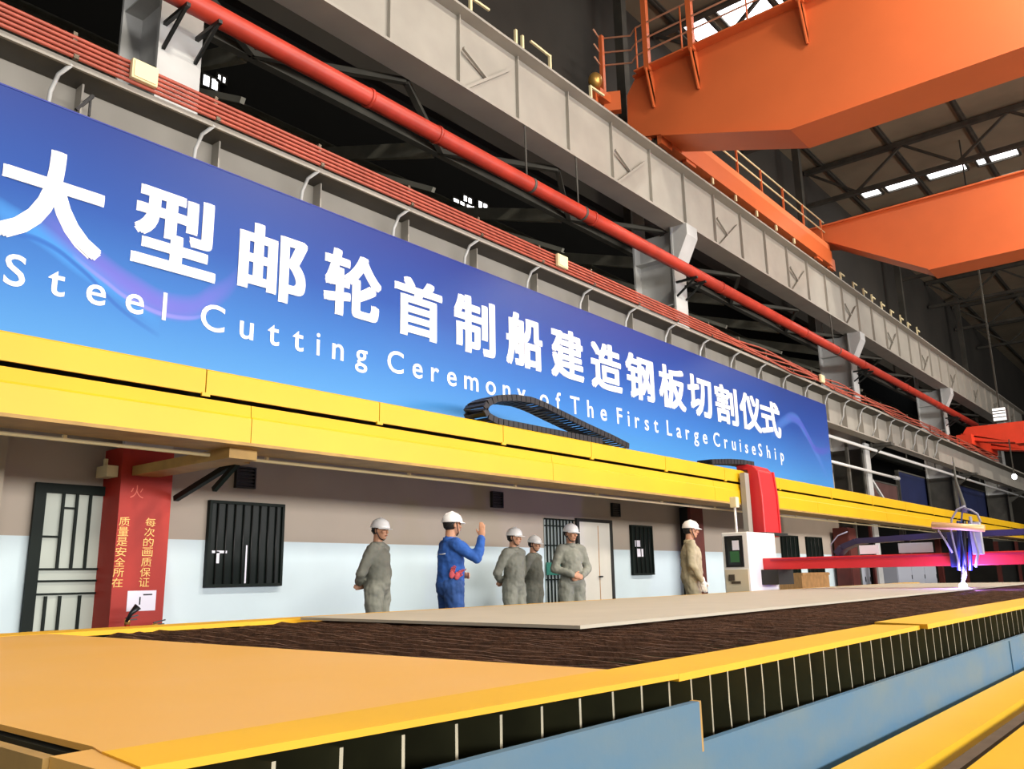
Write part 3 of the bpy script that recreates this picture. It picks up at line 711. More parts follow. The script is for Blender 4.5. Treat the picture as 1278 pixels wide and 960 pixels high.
# ================================================================== CUTTING TABLE
T = .76
t = Thing('cutting_table', 'huge cutting table with yellow rims, rusty slats and blue side', 'cutting table', (8, 3.7, 0))
TX = 22
yl = lambda x: 1.41-.0545*(x-.74)      # outer edge of the cover runs slightly askew
b = BM(); prism(b, [(.78, 1.67), (.765, 1.60), (2.35, 1.57), (2.35, 5.72), (1.0, 5.72), (.78, 5.72)], 2, T-.012, T)
t.part('cover_plate', b, 'yellow_table')
t.part('near_rim', prism(BM(), [(.74, yl(.74)), (2.349, yl(2.35)), (2.349, 1.569), (.765, 1.599)], 2, T-.014, T+.001), 'yellow_rim')
t.part('cover_edge', prism(BM(), [(.70, 1.42), (.70, 1.655), (.775, 1.66), (.775, 1.42)], 2, .3, T-.003), 'yellow_table')
t.part('end_plate', box(BM(), .69, .715, 1.66, 6.1, 0, T-.006), 'yellow_dirty_shade')  # brownish colour holds the shade on this yellow end face
t.part('end_inner', box(BM(), .775, .80, 1.66, 6.1, 0, T-.02), 'inner')
t.part('near_rim', prism(BM(), [(2.35, 1.322), (4.998, 1.34), (4.998, 1.58), (2.35, 1.575)], 2, T-.022, T), 'yellow_rim')
t.part('near_rim', prism(BM(), [(5.0, 1.30), (TX, 1.30), (TX, 1.60), (5.12, 1.61)], 2, T-.018, T+.006), 'yellow_rim')
t.part('far_rim', box(BM(), .69, TX, 5.78, 6.12, T-.03, T), 'yellow_rim')
t.part('far_side', box(BM(), .69, TX, 6.05, 6.1, 0, T-.03), 'blue_side')
t.part('far_ledge', box(BM(), 2.4, TX, 5.5, 5.78, T-.075, T-.045), mat('pale_scale_ledge', 'd6c49a', .8, var=.25, scale=12))
# slats
def slat(bm, x):
    n = 40; y0, y1 = 1.60, (5.60, 5.74)[int(round(x/.07)) % 2]; ph = random.uniform(0, 6); q = random.uniform(-.004, .004)
    top = []
    for k in range(n+1):
        y = y0+(y1-y0)*k/n
        top.append((y, T-.02+q+.006*math.sin(y*9+ph)+random.uniform(-.004, .004)))
    top[-1] = (y1, T-.03)
    xx = x+random.uniform(-.008, .008)
    A = [bm.verts.new((xx-.004+.01*math.sin(p[0]*1.3+ph), *p)) for p in top]; B_ = [bm.verts.new((xx-.004, p[0], .42)) for p in top]
    C_ = [bm.verts.new((xx+.004+.01*math.sin(p[0]*1.3+ph), *p)) for p in top]; D_ = [bm.verts.new((xx+.004, p[0], .42)) for p in top]
    for k in range(n):
        bm.faces.new((A[k], A[k+1], B_[k+1], B_[k])); bm.faces.new((C_[k+1], C_[k], D_[k], D_[k+1])); bm.faces.new((A[k], C_[k], C_[k+1], A[k+1]))
    bm.faces.new((A[0], B_[0], D_[0], C_[0])); bm.faces.new((A[-1], C_[-1], D_[-1], B_[-1]))
x = 2.38; k = 0
pitch = .07
while k < 100:
    b = BM(); slat(b, x); t.part('slat', b, 'slat'); x += pitch; k += 1
b = BM()
while x < TX-.1: slat(b, x); x += pitch*1.4
rest = t.part('slats', b, 'slat'); tag(rest, kind='stuff')
t.part('slag_tray', box(BM(), 2.36, TX, 1.6, 5.78, .36, .40), 'inner')
# fins along the near side
x = .97; k = 0
while x < 20 and k < 100:
    wv = .006*math.sin(k*1.7)
    b = BM(); V = []
    for yy in (1.375, 1.9):
        for dx in (-.0045, .0045):
            for j in range(5):
                z = .30+(T-.024-.30)*j/4
                V.append(b.verts.new((x+dx+(wv*math.sin(j*1.4) if yy < 1.5 else 0), yy, z)))
    for j in range(4):
        a0, a1, c0, c1 = V[j], V[5+j], V[10+j], V[15+j]; A0, A1, C0, C1 = V[j+1], V[6+j], V[11+j], V[16+j]
        for f in ((a0, a1, A1, A0), (c1, c0, C0, C1), (a0, A0, C0, c0), (a1, c1, C1, A1)): b.faces.new(f)
    bmesh.ops.recalc_face_normals(b, faces=b.faces)
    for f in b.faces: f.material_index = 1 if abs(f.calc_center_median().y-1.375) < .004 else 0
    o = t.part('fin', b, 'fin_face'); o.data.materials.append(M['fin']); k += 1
    x += .157 if x < 2.3 else .133 if x < 3 else .155 if x < 6 else .19
t.part('inner_wall', box(BM(), .80, TX, 1.9, 1.93, 0, T-.03), 'inner')
t.part('inner_floor', box(BM(), .80, TX, 1.34, 1.93, .28, .30), 'inner')
# blue side: shallower run on the right, taller sheet on the left
t.part('side_panel', box(BM(), 2.36, TX, 1.30, 1.325, 0, .56), 'blue_side')
t.part('side_panel', box(BM(), .72, 2.36, 1.265, 1.29, 0, .685), 'blue_side')
for x in (7.0, 12.0, 17.0): t.part('panel_seam', box(BM(), x, x+.02, 1.292, 1.3, 0, .55), 'blue_side')
t.part('panel_edge', box(BM(), 2.362, 2.38, 1.27, 1.298, .545, .685), 'yellow_dirty_shade')

# steel plate being cut
t = Thing('steel_plate', 'large pale primed steel plate lying on the rusty slats', 'steel plate', (11.6, 4.3, T))
t.part('plate', prism(BM(), [(4.08, 2.91), (19.5, 2.97), (19.5, 5.72), (4.2, 5.68)], 2, T-.004, T+.016), 'plate')

# floor rail for the gantry
t = Thing('gantry_track', 'low yellow track beam with dark rail slot in front of the table', 'track', (10, .8, 0))
t.part('track_beam', box(BM(), 1.5, TX, 1.0, 1.24, 0, .35), 'yellow'); t.part('slot_floor', box(BM(), 1.5, TX, .85, 1.0, 0, .29), 'rail')
t.part('rail_head', prism(BM(), [(.9, .29), (.95, .29), (.95, .325), (.9, .325)], 0, 1.5, TX), 'rail')
t.part('track_beam', box(BM(), 1.5, TX, .4, .85, 0, .35), 'yellow')

# ================================================================== GANTRY CUTTING MACHINE
t = Thing('gantry_cutting_machine', 'red gantry cutting machine with white control cabinet over the table', 'cutting machine', (14.9, 4, 0))
c = at(938, 737, 1, 6.2)
cx0, cy0, cx1, cy1 = c.x, 6.2, at(972, 728, 1, 6.2).x, at(905, 735, 0, c.x).y
zt = at(938, 664, 1, 6.2).z
cab = t.part('control_cabinet', box(BM(), cx0, cx1, cy0, cy1, .3, zt), 'white_paint', bevel=.015)
# left face: beige door with screen
t.part('cabinet_door', box(BM(), cx0-.012, cx0, cy0+.03, cy1-.03, .45, zt-.62), 'beige_paint', cab)
t.part('screen_frame', box(BM(), cx0-.02, cx0, cy0+.09, cy1-.06, zt-.58, zt-.06), 'black', cab)
sc = t.part('screen', box(BM(), cx0-.024, cx0-.02, cy0+.14, cy1-.11, zt-.54, zt-.1), 'screen', cab)
t.part('screen_table', box(BM(), cx0-.027, cx0-.024, cy0+.16, cy1-.15, zt-.5, zt-.32), 'screen_green', cab)
t.part('screen_page', box(BM(), cx0-.028, cx0-.0245, cy1-.32, cy1-.2, zt-.3, zt-.14), 'paper', cab)
t.part('door_switch', box(box(BM(), cx0-.04, cx0-.012, cy1-.2, cy1-.1, .93, 1.03), cx0-.03, cx0-.012, cy1-.3, cy1-.14, .88, .92), 'rail', cab)
# beacon on its pole
bx, by = cx0+.08, cy1-.25
t.part('beacon_pole', tube(BM(), [(bx, by, zt), (bx, by, zt+.42)], .02), 'white_paint'); t.part('beacon', box(BM(), bx-.06, bx+.06, by-.06, by+.06, zt+.42, zt+.6), 'cream', bevel=.01)
# red riser that carries the cables up to the yellow beam
rx0, rx1 = at(943, 620, 1, 6.75).x, at(961, 620, 1, 6.75).x
b = BM()
prism(b, [(6.62, zt-.02), (6.62, 2.5), (6.66, 2.95), (6.75, 3.05), (6.9, 3.1), (7.1, 3.1), (7.1, 3.0), (6.88, 2.98), (6.86, 2.5), (6.86, zt-.02)], 0, rx0, rx1)
t.part('cable_riser', b, 'machine_red', bevel=.02)
t.part('riser_lip', prism(BM(), [(6.6, zt), (6.6, 2.5), (6.64, 2.97), (6.7, 2.97), (6.64, 2.5), (6.64, zt)], 0, rx1-.02, rx1+.04), 'machine_red')
t.part('riser_foot', box(BM(), rx0-.2, rx1+.1, 6.5, 6.9, zt, zt+.05), 'black_steel')
t.part('riser_bracket', box(BM(), rx0-.3, rx0-.12, 6.8, 6.9, zt, 2.9), 'grey_paint')
chain(t, [(rx0-1.3, 7.1, 3.03), (rx0-.6, 7.08, 3.1), (rx0-.1, 7.05, 3.13), (rx0+.3, 7.0, 3.12)], .3, .09, 'black', step=.12)
# gantry beam across the table
gX = at(966, 703, 1, 6.0).x
zb, zt2 = at(966, 711, 1, 6.0).z, at(966, 697, 1, 6.0).z
zt3 = at(1270, 687, 0, gX).z
t.part('gantry_beam', box(BM(), gX, gX+.5, .8, 6.2, zb, (zt2+zt3)/2), 'machine_red', bevel=.01)
t.part('beam_guide', box(BM(), gX-.03, gX, .8, 6.05, (zt2+zt3)/2-.05, (zt2+zt3)/2-.02), mat('dark_red_guide', 'a01830', .4))
t.part('near_carriage', box(BM(), gX-.6, gX+1.1, .72, 1.12, .37, zb+.05), 'machine_red', bevel=.02)
for x in (gX-.4, gX+.9): t.part('wheel', tube(BM(), [(x, .895, .427), (x, .955, .427)], .1, 16), 'rail')
t.part('far_carriage', box(BM(), cx0+.05, cx1+.3, 6.15, 6.6, .1, .42), 'black_steel')
t.part('beam_foot', box(BM(), gX-.1, gX+.55, 5.9, 6.25, zb-.25, zb), 'black_steel')
# cable tray standing on the beam
tz = (zt2+zt3)/2
b = BM(); pr = [(5.0, tz), (4.9, tz+.1), (4.66, tz+.19), (3.4, tz+.23), (1.2, tz+.23)]
for (y0, z0), (y1, z1) in zip(pr, pr[1:]): bar(b, (gX+.3, y0, z0+.04), (gX+.3, y1, z1+.04), .3, .09)
t.part('cable_tray', b, mat('dark_violet_tray', '2a2440', .5))
for y in (4.45, 3.9, 2.2): t.part('tray_leg', bar(BM(), (gX+.3, y, tz), (gX+.3, y, tz+.23), .08, .08), 'black_steel')
t.part('tray_label', box(BM(), gX+.13, gX+.145, 4.3, 4.6, tz+.02, tz+.16), 'paper'); t.part('tray_label', box(BM(), gX+.13, gX+.145, 3.5, 4.0, tz+.02, tz+.17), 'steel_cab')
b = BM(); tube(b, [(gX+.3, 5.1, tz), (gX+.32, 5.12, tz+.2), (gX+.35, 5.0, tz+.34), (gX+.4, 4.85, tz+.4)], .01, 8)
t.part('whip_hose', b, 'hose_white')
# torch carriage
TX_, TY = gX-.16, 3.27
q = lambda px, py: at(px, py, 0, TX_-.1)
t.part('torch_carriage', box(BM(), TX_-.02, gX, TY-.26, TY-.06, zb-.02, tz+.3), mat('dark_carriage', '23254a', .4), bevel=.01)
a, c2 = q(1207, 652), q(1228, 692)
t.part('drive_box', box(BM(), TX_-.12, TX_-.02, c2.y, a.y-.02, c2.z, a.z), 'steel_cab', bevel=.01)
for px, r, m_ in ((1196, .028, 'hose_blue'), (1203, .03, 'black'), (1210, .026, 'hose_blue')):
    a, c2 = q(px, 650), q(px+1, 712)
    t.part('lift_column', tube(BM(), [(TX_-.09, a.y, a.z), (TX_-.09, c2.y, c2.z)], r, 12), m_)
a, c2 = q(1166, 656), q(1231, 660)
t.part('gas_manifold', tube(BM(), [(TX_-.22, a.y, a.z), (TX_-.22, c2.y, c2.z)], .05, 16), 'copper')
def hose(pts, r, m_): t.part('hose', tube(BM(), [(lambda p: (TX_-.16, p.y, p.z))(q(*p)) for p in pts], r, 10), m_)
hose([(1206, 632), (1196, 636), (1189, 648), (1188, 662), (1192, 680), (1197, 700), (1199, 712)], .014, 'hose_white')
hose([(1204, 634), (1213, 637), (1221, 642), (1225, 652)], .016, 'hose_white')
hose([(1172, 662), (1181, 675), (1190, 690)], .014, 'hose_white')
hose([(1202, 640), (1200, 665), (1204, 690), (1203, 714)], .012, 'hose_blue')
hose([(1212, 645), (1216, 668), (1222, 690), (1219, 708)], .02, 'hose_white')
a, c2, e = q(1193, 600), q(1202, 628), q(1204, 640)
t.part('hose_sleeve', tube(BM(), [(TX_-.1, a.y, a.z+.35), (TX_-.1, a.y, a.z), (TX_-.1, c2.y, c2.z), (TX_-.1, e.y, e.z)], [.008, .018, .03, .04], 14), 'grey_dark')
a, c2 = q(1203, 712), q(1202, 727)
t.part('torch_head', tube(BM(), [(TX_-.1, a.y, a.z+.05), (TX_-.1, a.y, a.z-.06), (TX_-.1, c2.y, c2.z+.01), (TX_-.1, c2.y, c2.z-.02)], [.04, .04, .025, .012], 16), 'stainless')
ap = q(1202, 732)
tag(obj('plasma_arc', blob(blob(BM(), (ap.x, ap.y, ap.z+.005), (.04, .055, .05)), (ap.x, ap.y, ap.z+.05), (.015, .015, .05)), 'arc'), 'dazzling white violet cutting arc under the torch on the plate', 'cutting arc')

# ================================================================== BACKGROUND UNDER AND BESIDE THE BEAM
def cupboard(name, label, cat, x0, x1, y0, y1, z0, z1, m_, doors=2, group=None):
    t = Thing(name, label, cat, ((x0+x1)/2, (y0+y1)/2, z0), group)
    t.part('body', box(BM(), x0, x1, y0, y1, z0, z1), m_, bevel=.01)
    for k in range(doors):
        a = x0+(x1-x0)*k/doors+.02; c = x0+(x1-x0)*(k+1)/doors-.02
        d = t.part('door', box(BM(), a, c, y0-.02, y0, z0+.06, z1-.04), m_)
        t.part('handle', box(BM(), c-.06, c-.03, y0-.045, y0-.02, (z0+z1)/2, (z0+z1)/2+.15), 'black', d)
    return t
p = at(1000, 715, 1, 8.4); p2 = at(1036, 735, 1, 8.4)
t = Thing('plywood_crate', 'plywood crate standing under the red gantry beam', 'crate', ((p.x+p2.x)/2, 8.6, 0))
t.part('box', box(BM(), p.x, p2.x, 8.4, 9.0, .1, p.z), 'wood')
b = BM(); [box(b, p.x, p2.x, 8.37, 8.4, z, z+.06) for z in (.12, p.z*.5, p.z-.07)]
t.part('batten', b, 'wood'); t.part('skid', box(box(BM(), p.x+.1, p.x+.25, 8.4, 9, 0, .1), p2.x-.25, p2.x-.1, 8.4, 9, 0, .1), 'wood')
pa = at(1062, 714, 1, 9.0); pb = at(1090, 714, 1, 9.0)
cupboard('tool_cabinet', 'pale grey tool cabinet behind the gantry, left of the pair', 'cabinet', 28.1, pb.x, 9.12, 9.6, 0, pa.z+.4, 'steel_cab', 2)
pa = at(1120, 714, 1, 9.2); pb = at(1168, 714, 1, 9.2)
cupboard('tool_cabinet', 'wide pale cabinet behind the gantry, right of the pair', 'cabinet', pa.x, pb.x, 9.2, 9.7, 0, pa.z+.45, 'steel_cab', 3)
pa = at(1046, 700, 1, 9.3); pb = at(1058, 700, 1, 9.3)
cupboard('locker', 'dark maroon locker at the corner of the white rooms', 'locker', 26.55, 27.25, 8.85, 9.3, 0, 2.35, 'maroon', 1)
# boards along the aisle past the banner
for k, (x0, x1, z0, z1, m_, l) in enumerate(((30.5, 33.8, 3.35, 4.15, 'brown_box', 'brown boxed cabinet on the roof edge past the banner'),
        (34.2, 40.5, 2.9, 4.75, 'navy_board', 'dark blue display board past the banner, nearer one'), (41.3, 52, 2.9, 4.9, 'navy_board', 'dark blue display board past the banner, farther one'))):
    dY = 1.0; x0 *= 1.1; x1 *= 1.1; z0 = 1.05+(z0-1.05)*1.11; z1 = 1.05+(z1-1.05)*1.11
    t = Thing('display_board' if k else 'boxed_cabinet', l, 'board' if k else 'cabinet', ((x0+x1)/2, 10.3, 0))
    t.part('panel', box(BM(), x0, x1, 9.2+dY, (9.3 if k else 9.8)+dY, z0, z1), m_)
    for a in (x0-.06, x1): t.part('frame_post', box(BM(), a, a+.06, 9.17+dY, 9.32+dY, 0, z1), 'grey_dark')
    b = BM(); box(b, x0, x1, 9.17+dY, 9.2+dY, z1-.06, z1); box(b, x0, x1, 9.17+dY, 9.2+dY, z0, z0+.06)
    t.part('frame_rail', b, 'grey_dark')
t = Thing('service_pipe', 'long pale service pipe under the lower girder past the banner', 'pipe', (40, 8.6, 4.95))
t.part('pipe', tube(BM(), [(20, 8.6, 4.97), (60, 8.6, 5.0)], .05, 12), 'white_paint')
b = BM(); [box(b, x, x+.04, 8.58, 8.62, 5.0, 5.22) for x in range(21, 59, 4)]
t.part('hanger', b, 'grey_dark')
t = Thing('cross_pipe', 'short pale pipe below the long service pipe past the banner', 'pipe', (28, 8.6, 4.2))
t.part('pipe', tube(BM(), [(21, 8.58, 4.2), (31.6, 8.58, 4.2)], .045, 12), 'white_paint'); t.part('end_flange', tube(BM(), [(31.1, 8.58, 4.2), (31.6, 8.58, 4.2)], .07, 12), 'grey_col')
t = Thing('frame_post', 'grey slanting-braced steel post right of the banner end', 'post', (28.7, 8.7, 0))
t.part('post', box(BM(), 28.5, 28.95, 8.66, 8.72, 0, 5.15), 'grey_col'); t.part('brace', bar(BM(), (28.9, 8.7, 4.0), (30.2, 8.7, 3.3), .08, .08), 'grey_col')
t = Thing('frame_post', 'thin dark steel post between banner end and grey post', 'post', (27.1, 9.8, 0))
t.part('post', box(BM(), 27.5, 27.62, 8.9, 8.98, 0, 5.15), 'grey_dark'); t.part('base_plate', box(BM(), 27.4, 27.72, 8.84, 9.04, 0, .02), 'grey_dark')
for k, (x, px, l) in enumerate(((43, 1245, 'louvred pale floodlight above the small red crane'),)):
    p = at(1247, 517, 1, 5.5)
    t = Thing('floodlight', l, 'floodlight', (p.x, 5.5, p.z))
    t.part('housing', box(BM(), p.x+.05, p.x+.3, 5.28, 5.72, p.z-.24, p.z+.24), 'black_steel'); t.part('lens', box(BM(), p.x, p.x+.05, 5.3, 5.7, p.z-.22, p.z+.22), mat('floodlight_lens', 'ffffff', .4, emit='f1ece4', strength=1.2))
    b = BM(); [box(b, p.x-.03, p.x, 5.3, 5.7, p.z+z, p.z+z+.03) for z in (-.12, 0, .1)]
    t.part('louvre', b, 'black_steel'); t.part('stem', bar(BM(), (p.x+.2, 5.5, p.z+.24), (p.x+.2, 5.5, 17.05), .05, .05), 'truss')
p = at(1266, 595, 1, 6.5)
t = Thing('work_lamp', 'small round white lamp glowing at the far right end', 'lamp', (p.x, 6.5, p.z))
pl = t.part('bulb', blob(BM(), p, (.1, .1, .12)), 'lamp'); t.part('stem', bar(BM(), (p.x, 6.5, p.z+.15), (p.x, 6.5, 6.4), .04, .04), 'truss')

# ================================================================== PEOPLE
def remesh(bm, vox, sm, name, m_, parent, disp=0):
    bmesh.ops.recalc_face_normals(bm, faces=bm.faces)
    me = bpy.data.meshes.new('tmp'); bm.to_mesh(me); bm.free()
    o = bpy.data.objects.new('tmp', me); COL.objects.link(o)
    r = o.modifiers.new('r', 'REMESH'); r.mode = 'VOXEL'; r.voxel_size = vox
    s = o.modifiers.new('s', 'SMOOTH'); s.factor = .5; s.iterations = sm
    if disp:
        tx = bpy.data.textures.new('folds', 'CLOUDS'); tx.noise_scale = .09
        d = o.modifiers.new('d', 'DISPLACE'); d.texture = tx; d.strength = disp; d.mid_level = .5
    dg = bpy.context.evaluated_depsgraph_get(); dg.update()
    me2 = bpy.data.meshes.new_from_object(o.evaluated_get(dg))
    bpy.data.objects.remove(o); bpy.data.meshes.remove(me)
    me2.name = name; me2.materials.clear(); me2.materials.append(M[m_] if isinstance(m_, str) else m_)
    for p in me2.polygons: p.use_smooth = True
    q = bpy.data.objects.new(name, me2); COL.objects.link(q); q.parent = parent
    return q
def hand(bm, wrist, d, n, side, curl=.5):
    """palm and five fingers; d = pointing direction, n = palm normal, side = thumb direction"""
    d, n, side = Vector(d).normalized(), Vector(n).normalized(), Vector(side).normalized()
    wrist = Vector(wrist)
    rot = Matrix((side, n, d)).transposed().to_quaternion()
    blob(bm, wrist+d*.05, (.042, .017, .055), rot, 12)
    for k, L in enumerate((.075, .085, .08, .062)):
        base = wrist+d*.09+side*(.028-.019*k)
        p = base; a = 0
        for j, fr in enumerate((.42, .33, .25)):
            a += curl*(.55 if j else .35)
            nd = d*math.cos(a)+n*math.sin(a)
            q = p+nd*L*fr; cone(bm, p, q, .0092-.0008*j, .0085-.0008*j, 8); p = q
    p = wrist+d*.03+side*.034
    for j, L in enumerate((.035, .03)):
        nd = (d*.75+side*(.6-.3*j)+n*(.15+.3*curl*j)).normalized(); q = p+nd*L; cone(bm, p, q, .011, .0095, 8); p = q
def person(label, loc, facing, H, suit, trousers=None, armL=None, armR=None, head_turn=0, nod=0, gloves=False, trim=False, lean=0):
    """local frame: +Y is where the person faces, +X is the right hand side, z up, 1.75 m tall before scaling"""
    t = Thing('person', label, 'person', loc)
    t.loc = Vector((0, 0, 0))
    t.o.rotation_euler = (0, 0, math.atan2(-facing[0], facing[1])); t.o.scale = (H/1.80,)*3
    hip = [Vector((s*.09, 0, .92)) for s in (-1, 1)]; knee = [Vector((s*.105, .02, .5)) for s in (-1, 1)]; ank = [Vector((s*.115, -.02, .09)) for s in (-1, 1)]
    sh = [Vector((-.165, 0, 1.41)), Vector((.165, 0, 1.41))]
    hc = Vector((0, .03, 1.632))
    hq = Quaternion((0, 0, 1), -head_turn) @ Quaternion((1, 0, 0), -nod)
    H_ = lambda x, y, z: hc + hq @ Vector((x, y, z))
    # --- body: one continuous surface
    b = BM()
    cone(b, (0, 0, .97), (0, .01, 1.12), .105, .105); cone(b, (0, .01, 1.12), (0, 0, 1.30), .105, .095)
    blob(b, (0, 0, 1.30), (.15, .09, .12)); cone(b, sh[0], sh[1], .06, .06)
    cone(b, (0, -.005, 1.42), hc+Vector((0, -.03, -.06)), .062, .055)
    for k in (0, 1):
        cone(b, hip[k], knee[k], .08, .056); cone(b, knee[k], ank[k], .056, .038)
        cone(b, ank[k]+Vector((0, 0, -.03)), ank[k]+Vector((0, .15, -.055)), .04, .03)
        el, wr, hd, hn, hs, cu = (armL, armR)[k]
        cone(b, sh[k], el, .05, .038); cone(b, el, wr, .04, .027); hand(b, wr, hd, hn, hs, cu)
    # head with a face
    blob(b, H_(0, -.015, .03), (.076, .095, .1), hq, 20); blob(b, H_(0, .022, -.035), (.058, .068, .082), hq, 16)
    blob(b, H_(0, .06, -.085), (.026, .024, .02), hq)                      # chin
    cone(b, H_(0, .088, .012), H_(0, .104, -.022), .009, .014, 8)           # nose
    blob(b, H_(0, .085, .03), (.05, .014, .01), hq)                        # brow
    blob(b, H_(0, .084, -.055), (.024, .012, .009), hq)                    # mouth
    for s in (-1, 1):
        blob(b, H_(s*.078, -.01, -.005), (.011, .02, .033), hq); blob(b, H_(s*.042, .066, -.015), (.02, .02, .018), hq)
    body = remesh(b, .0065, 2, 'body', 'skin', t.o)
    for s in (-1, 1): obj('eye', blob(BM(), H_(s*.03, .082, .012), (.012, .008, .007), hq, 10), 'eye', t.o)
    obj('lips', blob(BM(), H_(0, .0935, -.055), (.021, .006, .006), hq, 10), 'lip', t.o)
    # short hair under the helmet
    b = BM(); blob(b, H_(0, -.035, .022), (.08, .085, .095), hq, 16); 
    bmesh.ops.bisect_plane(b, geom=b.verts[:]+b.edges[:]+b.faces[:], plane_co=H_(0, -.0, -.055), plane_no=hq @ Vector((0, .25, -1)), clear_outer=True)
    obj('hair', b, 'hair', t.o)
    # --- work clothes
    def suit_top(bm):
        cone(bm, (0, .0, 1.0), (0, .01, 1.12), .158, .155); cone(bm, (0, .01, 1.12), (0, .0, 1.30), .155, .15)
        blob(bm, (0, .0, 1.28), (.185, .14, .17)); cone(bm, sh[0]+Vector((.01, 0, 0)), sh[1]-Vector((.01, 0, 0)), .078, .078)
        cone(bm, (0, -.01, 1.40), (0, -.005, 1.47), .085, .068)
        for k in (0, 1):
            el, wr = Vector((armL, armR)[k][0]), Vector((armL, armR)[k][1])
            cone(bm, sh[k], el, .074, .06); cone(bm, el, el.lerp(wr, .93), .062, .047)
    def suit_legs(bm):
        blob(bm, (0, -.02, .95), (.175, .145, .13)); cone(bm, (-.03, 0, .98), (.03, 0, .98), .145, .145)
        for k in (0, 1):
            cone(bm, hip[k]+Vector((0, 0, .0)), knee[k], .12, .09); cone(bm, knee[k], ank[k]+Vector((0, 0, .0)), .086, .08)
    if trousers:
        b = BM(); suit_top(b); j = remesh(b, .012, 4, 'jacket', suit, t.o, .034)
        b = BM(); suit_legs(b); remesh(b, .012, 4, 'trousers', trousers, t.o, .034)
    else:
        b = BM(); suit_top(b); suit_legs(b); j = remesh(b, .012, 4, 'coverall', suit, t.o, .034)
    cb = BM(); lathe(cb, [(.075, 1.435), (.088, 1.44), (.078, 1.495), (.066, 1.49)], (0, -.005, 0), 20)
    obj('collar', cb, suit, t.o)
    if trim:
        b = BM(); tube(b, [(-.11, -.108, 1.31), (-.06, -.13, 1.305), (0, -.138, 1.305), (.06, -.13, 1.305), (.11, -.108, 1.31)], .008, 6); obj('back_piping', b, 'reflect', t.o)
    if gloves:
        for k in (0, 1):
            el, wr, hd, hn, hs, cu = (armL, armR)[k]
            b = BM(); g = BM(); hand(b, wr, hd, hn, hs, cu)
            cone(b, Vector(wr)-Vector(hd).normalized()*.03, Vector(wr)+Vector(hd).normalized()*.02, .036, .034)
            o_ = remesh(b, .005, 1, 'glove', 'glove_white', t.o)
            # sit just outside the skin
            for v in o_.data.vertices: v.co += v.normal*.004
    for k in (0, 1):
        b = BM(); cone(b, ank[k]+Vector((0, .0, -.03)), ank[k]+Vector((0, .16, -.045)), .052, .042); cone(b, ank[k], ank[k]+Vector((0, 0, .1)), .05, .056)
        bmesh.ops.bisect_plane(b, geom=b.verts[:]+b.edges[:]+b.faces[:], plane_co=(0, 0, .003), plane_no=(0, 0, -1), clear_outer=True)
        obj('boot', b, 'strap', t.o)
    # --- hard hat with brim, ridge and chin strap
    b = BM(); n = 28
    prof = [(.128, .035), (.13, .05), (.124, .085), (.105, .13), (.07, .162), (.03, .176), (.002, .178)]
    lathe(b, [(.118, .037)]+prof, n=n)
    for v in b.verts: v.co.y *= 1.14
    # peak
    V1 = []; V2 = []
    for k in range(13):
        a = PI*.12+PI*.76*k/12
        V1.append(b.verts.new((.128*math.cos(a), .146*math.sin(a), .045))); V2.append(b.verts.new((.136*math.cos(a), .146*math.sin(a)+.055*math.sin(a)**2, .028)))
    W1 = [b.verts.new(v.co-Vector((0, 0, .006))) for v in V1]; W2 = [b.verts.new(v.co-Vector((0, 0, .006))) for v in V2]
    for k in range(12):
        b.faces.new((V1[k], V1[k+1], V2[k+1], V2[k])); b.faces.new((W1[k+1], W1[k], W2[k], W2[k+1])); b.faces.new((V2[k], V2[k+1], W2[k+1], W2[k]))
    tube(b, [(0, -.135, .09), (0, -.09, .15), (0, 0, .184), (0, .09, .15), (0, .135, .09)], .012, 8)
    bmesh.ops.transform(b, matrix=Matrix.Translation(hc+Vector((0, -.008, 0))) @ hq.to_matrix().to_4x4() @ Matrix.Diagonal((.84, .84, .82, 1)), verts=b.verts)
    hat = obj('hard_hat', b, 'helmet', t.o)
    b = BM()
    for s in (-1, 1): tube(b, [H_(s*.092, .0, .035), H_(s*.088, .012, -.03), H_(s*.062, .04, -.09), H_(0, .055, -.115)], .006, 6)
    tube(b, [H_(-.09, -.02, .03), H_(-.075, -.075, -.01), H_(0, -.108, -.03), H_(.075, -.075, -.01), H_(.09, -.02, .03)], .009, 6)
    obj('chin_strap', b, 'strap', hat)
    return t
V = Vector
# arm = (elbow, wrist, hand direction, palm normal, thumb side, curl)
behindL = (V((-.27, -.08, 1.13)), V((-.06, -.2, .99)), (1, -.12, -.15), (0, -1, 0), (0, -.1, 1), .8)
behindR = (V((.27, -.08, 1.13)), V((.06, -.215, 1.02)), (-1, -.12, -.15), (0, -1, 0), (0, -.1, 1), .8)
frontL = (V((-.27, .0, 1.14)), V((-.07, .2, 1.02)), (1, .1, -.2), (0, -1, 0), (0, 0, 1), .7)
frontR = (V((.27, .0, 1.14)), V((.07, .22, 1.04)), (-1, .1, -.2), (0, -1, 0), (0, 0, 1), .7)
downL = (V((-.25, -.01, 1.13)), V((-.24, .1, .90)), (0, .2, -1), (1, 0, 0), (0, 1, .2), .6)
downR = (V((.25, -.01, 1.13)), V((.24, .12, .90)), (0, .2, -1), (-1, 0, 0), (0, 1, .2), .6)
raiseR = (V((.28, .20, 1.25)), V((.28, .26, 1.48)), (0, .05, 1), (-.8, .4, 0), (-.5, -.6, .2), .35)
hipL = (V((-.28, .02, 1.14)), V((-.16, .2, 1.08)), (.8, .5, -.1), (0, -1, 0), (0, 0, 1), .7)
def face(px, k, d=0):     # unit heading from photo-right and away components
    v = RT*px + FW*k; v.z = 0; v.normalize(); return (v.x, v.y)
p = at(474, 645, 2, 1.8)
person('worker in grey-green coverall, hands behind back, leftmost of the helmeted men', (p.x-.02, p.y, 0), face(.93, -.3), 1.8, 'coverall', None, behindL, behindR, .15, .08)
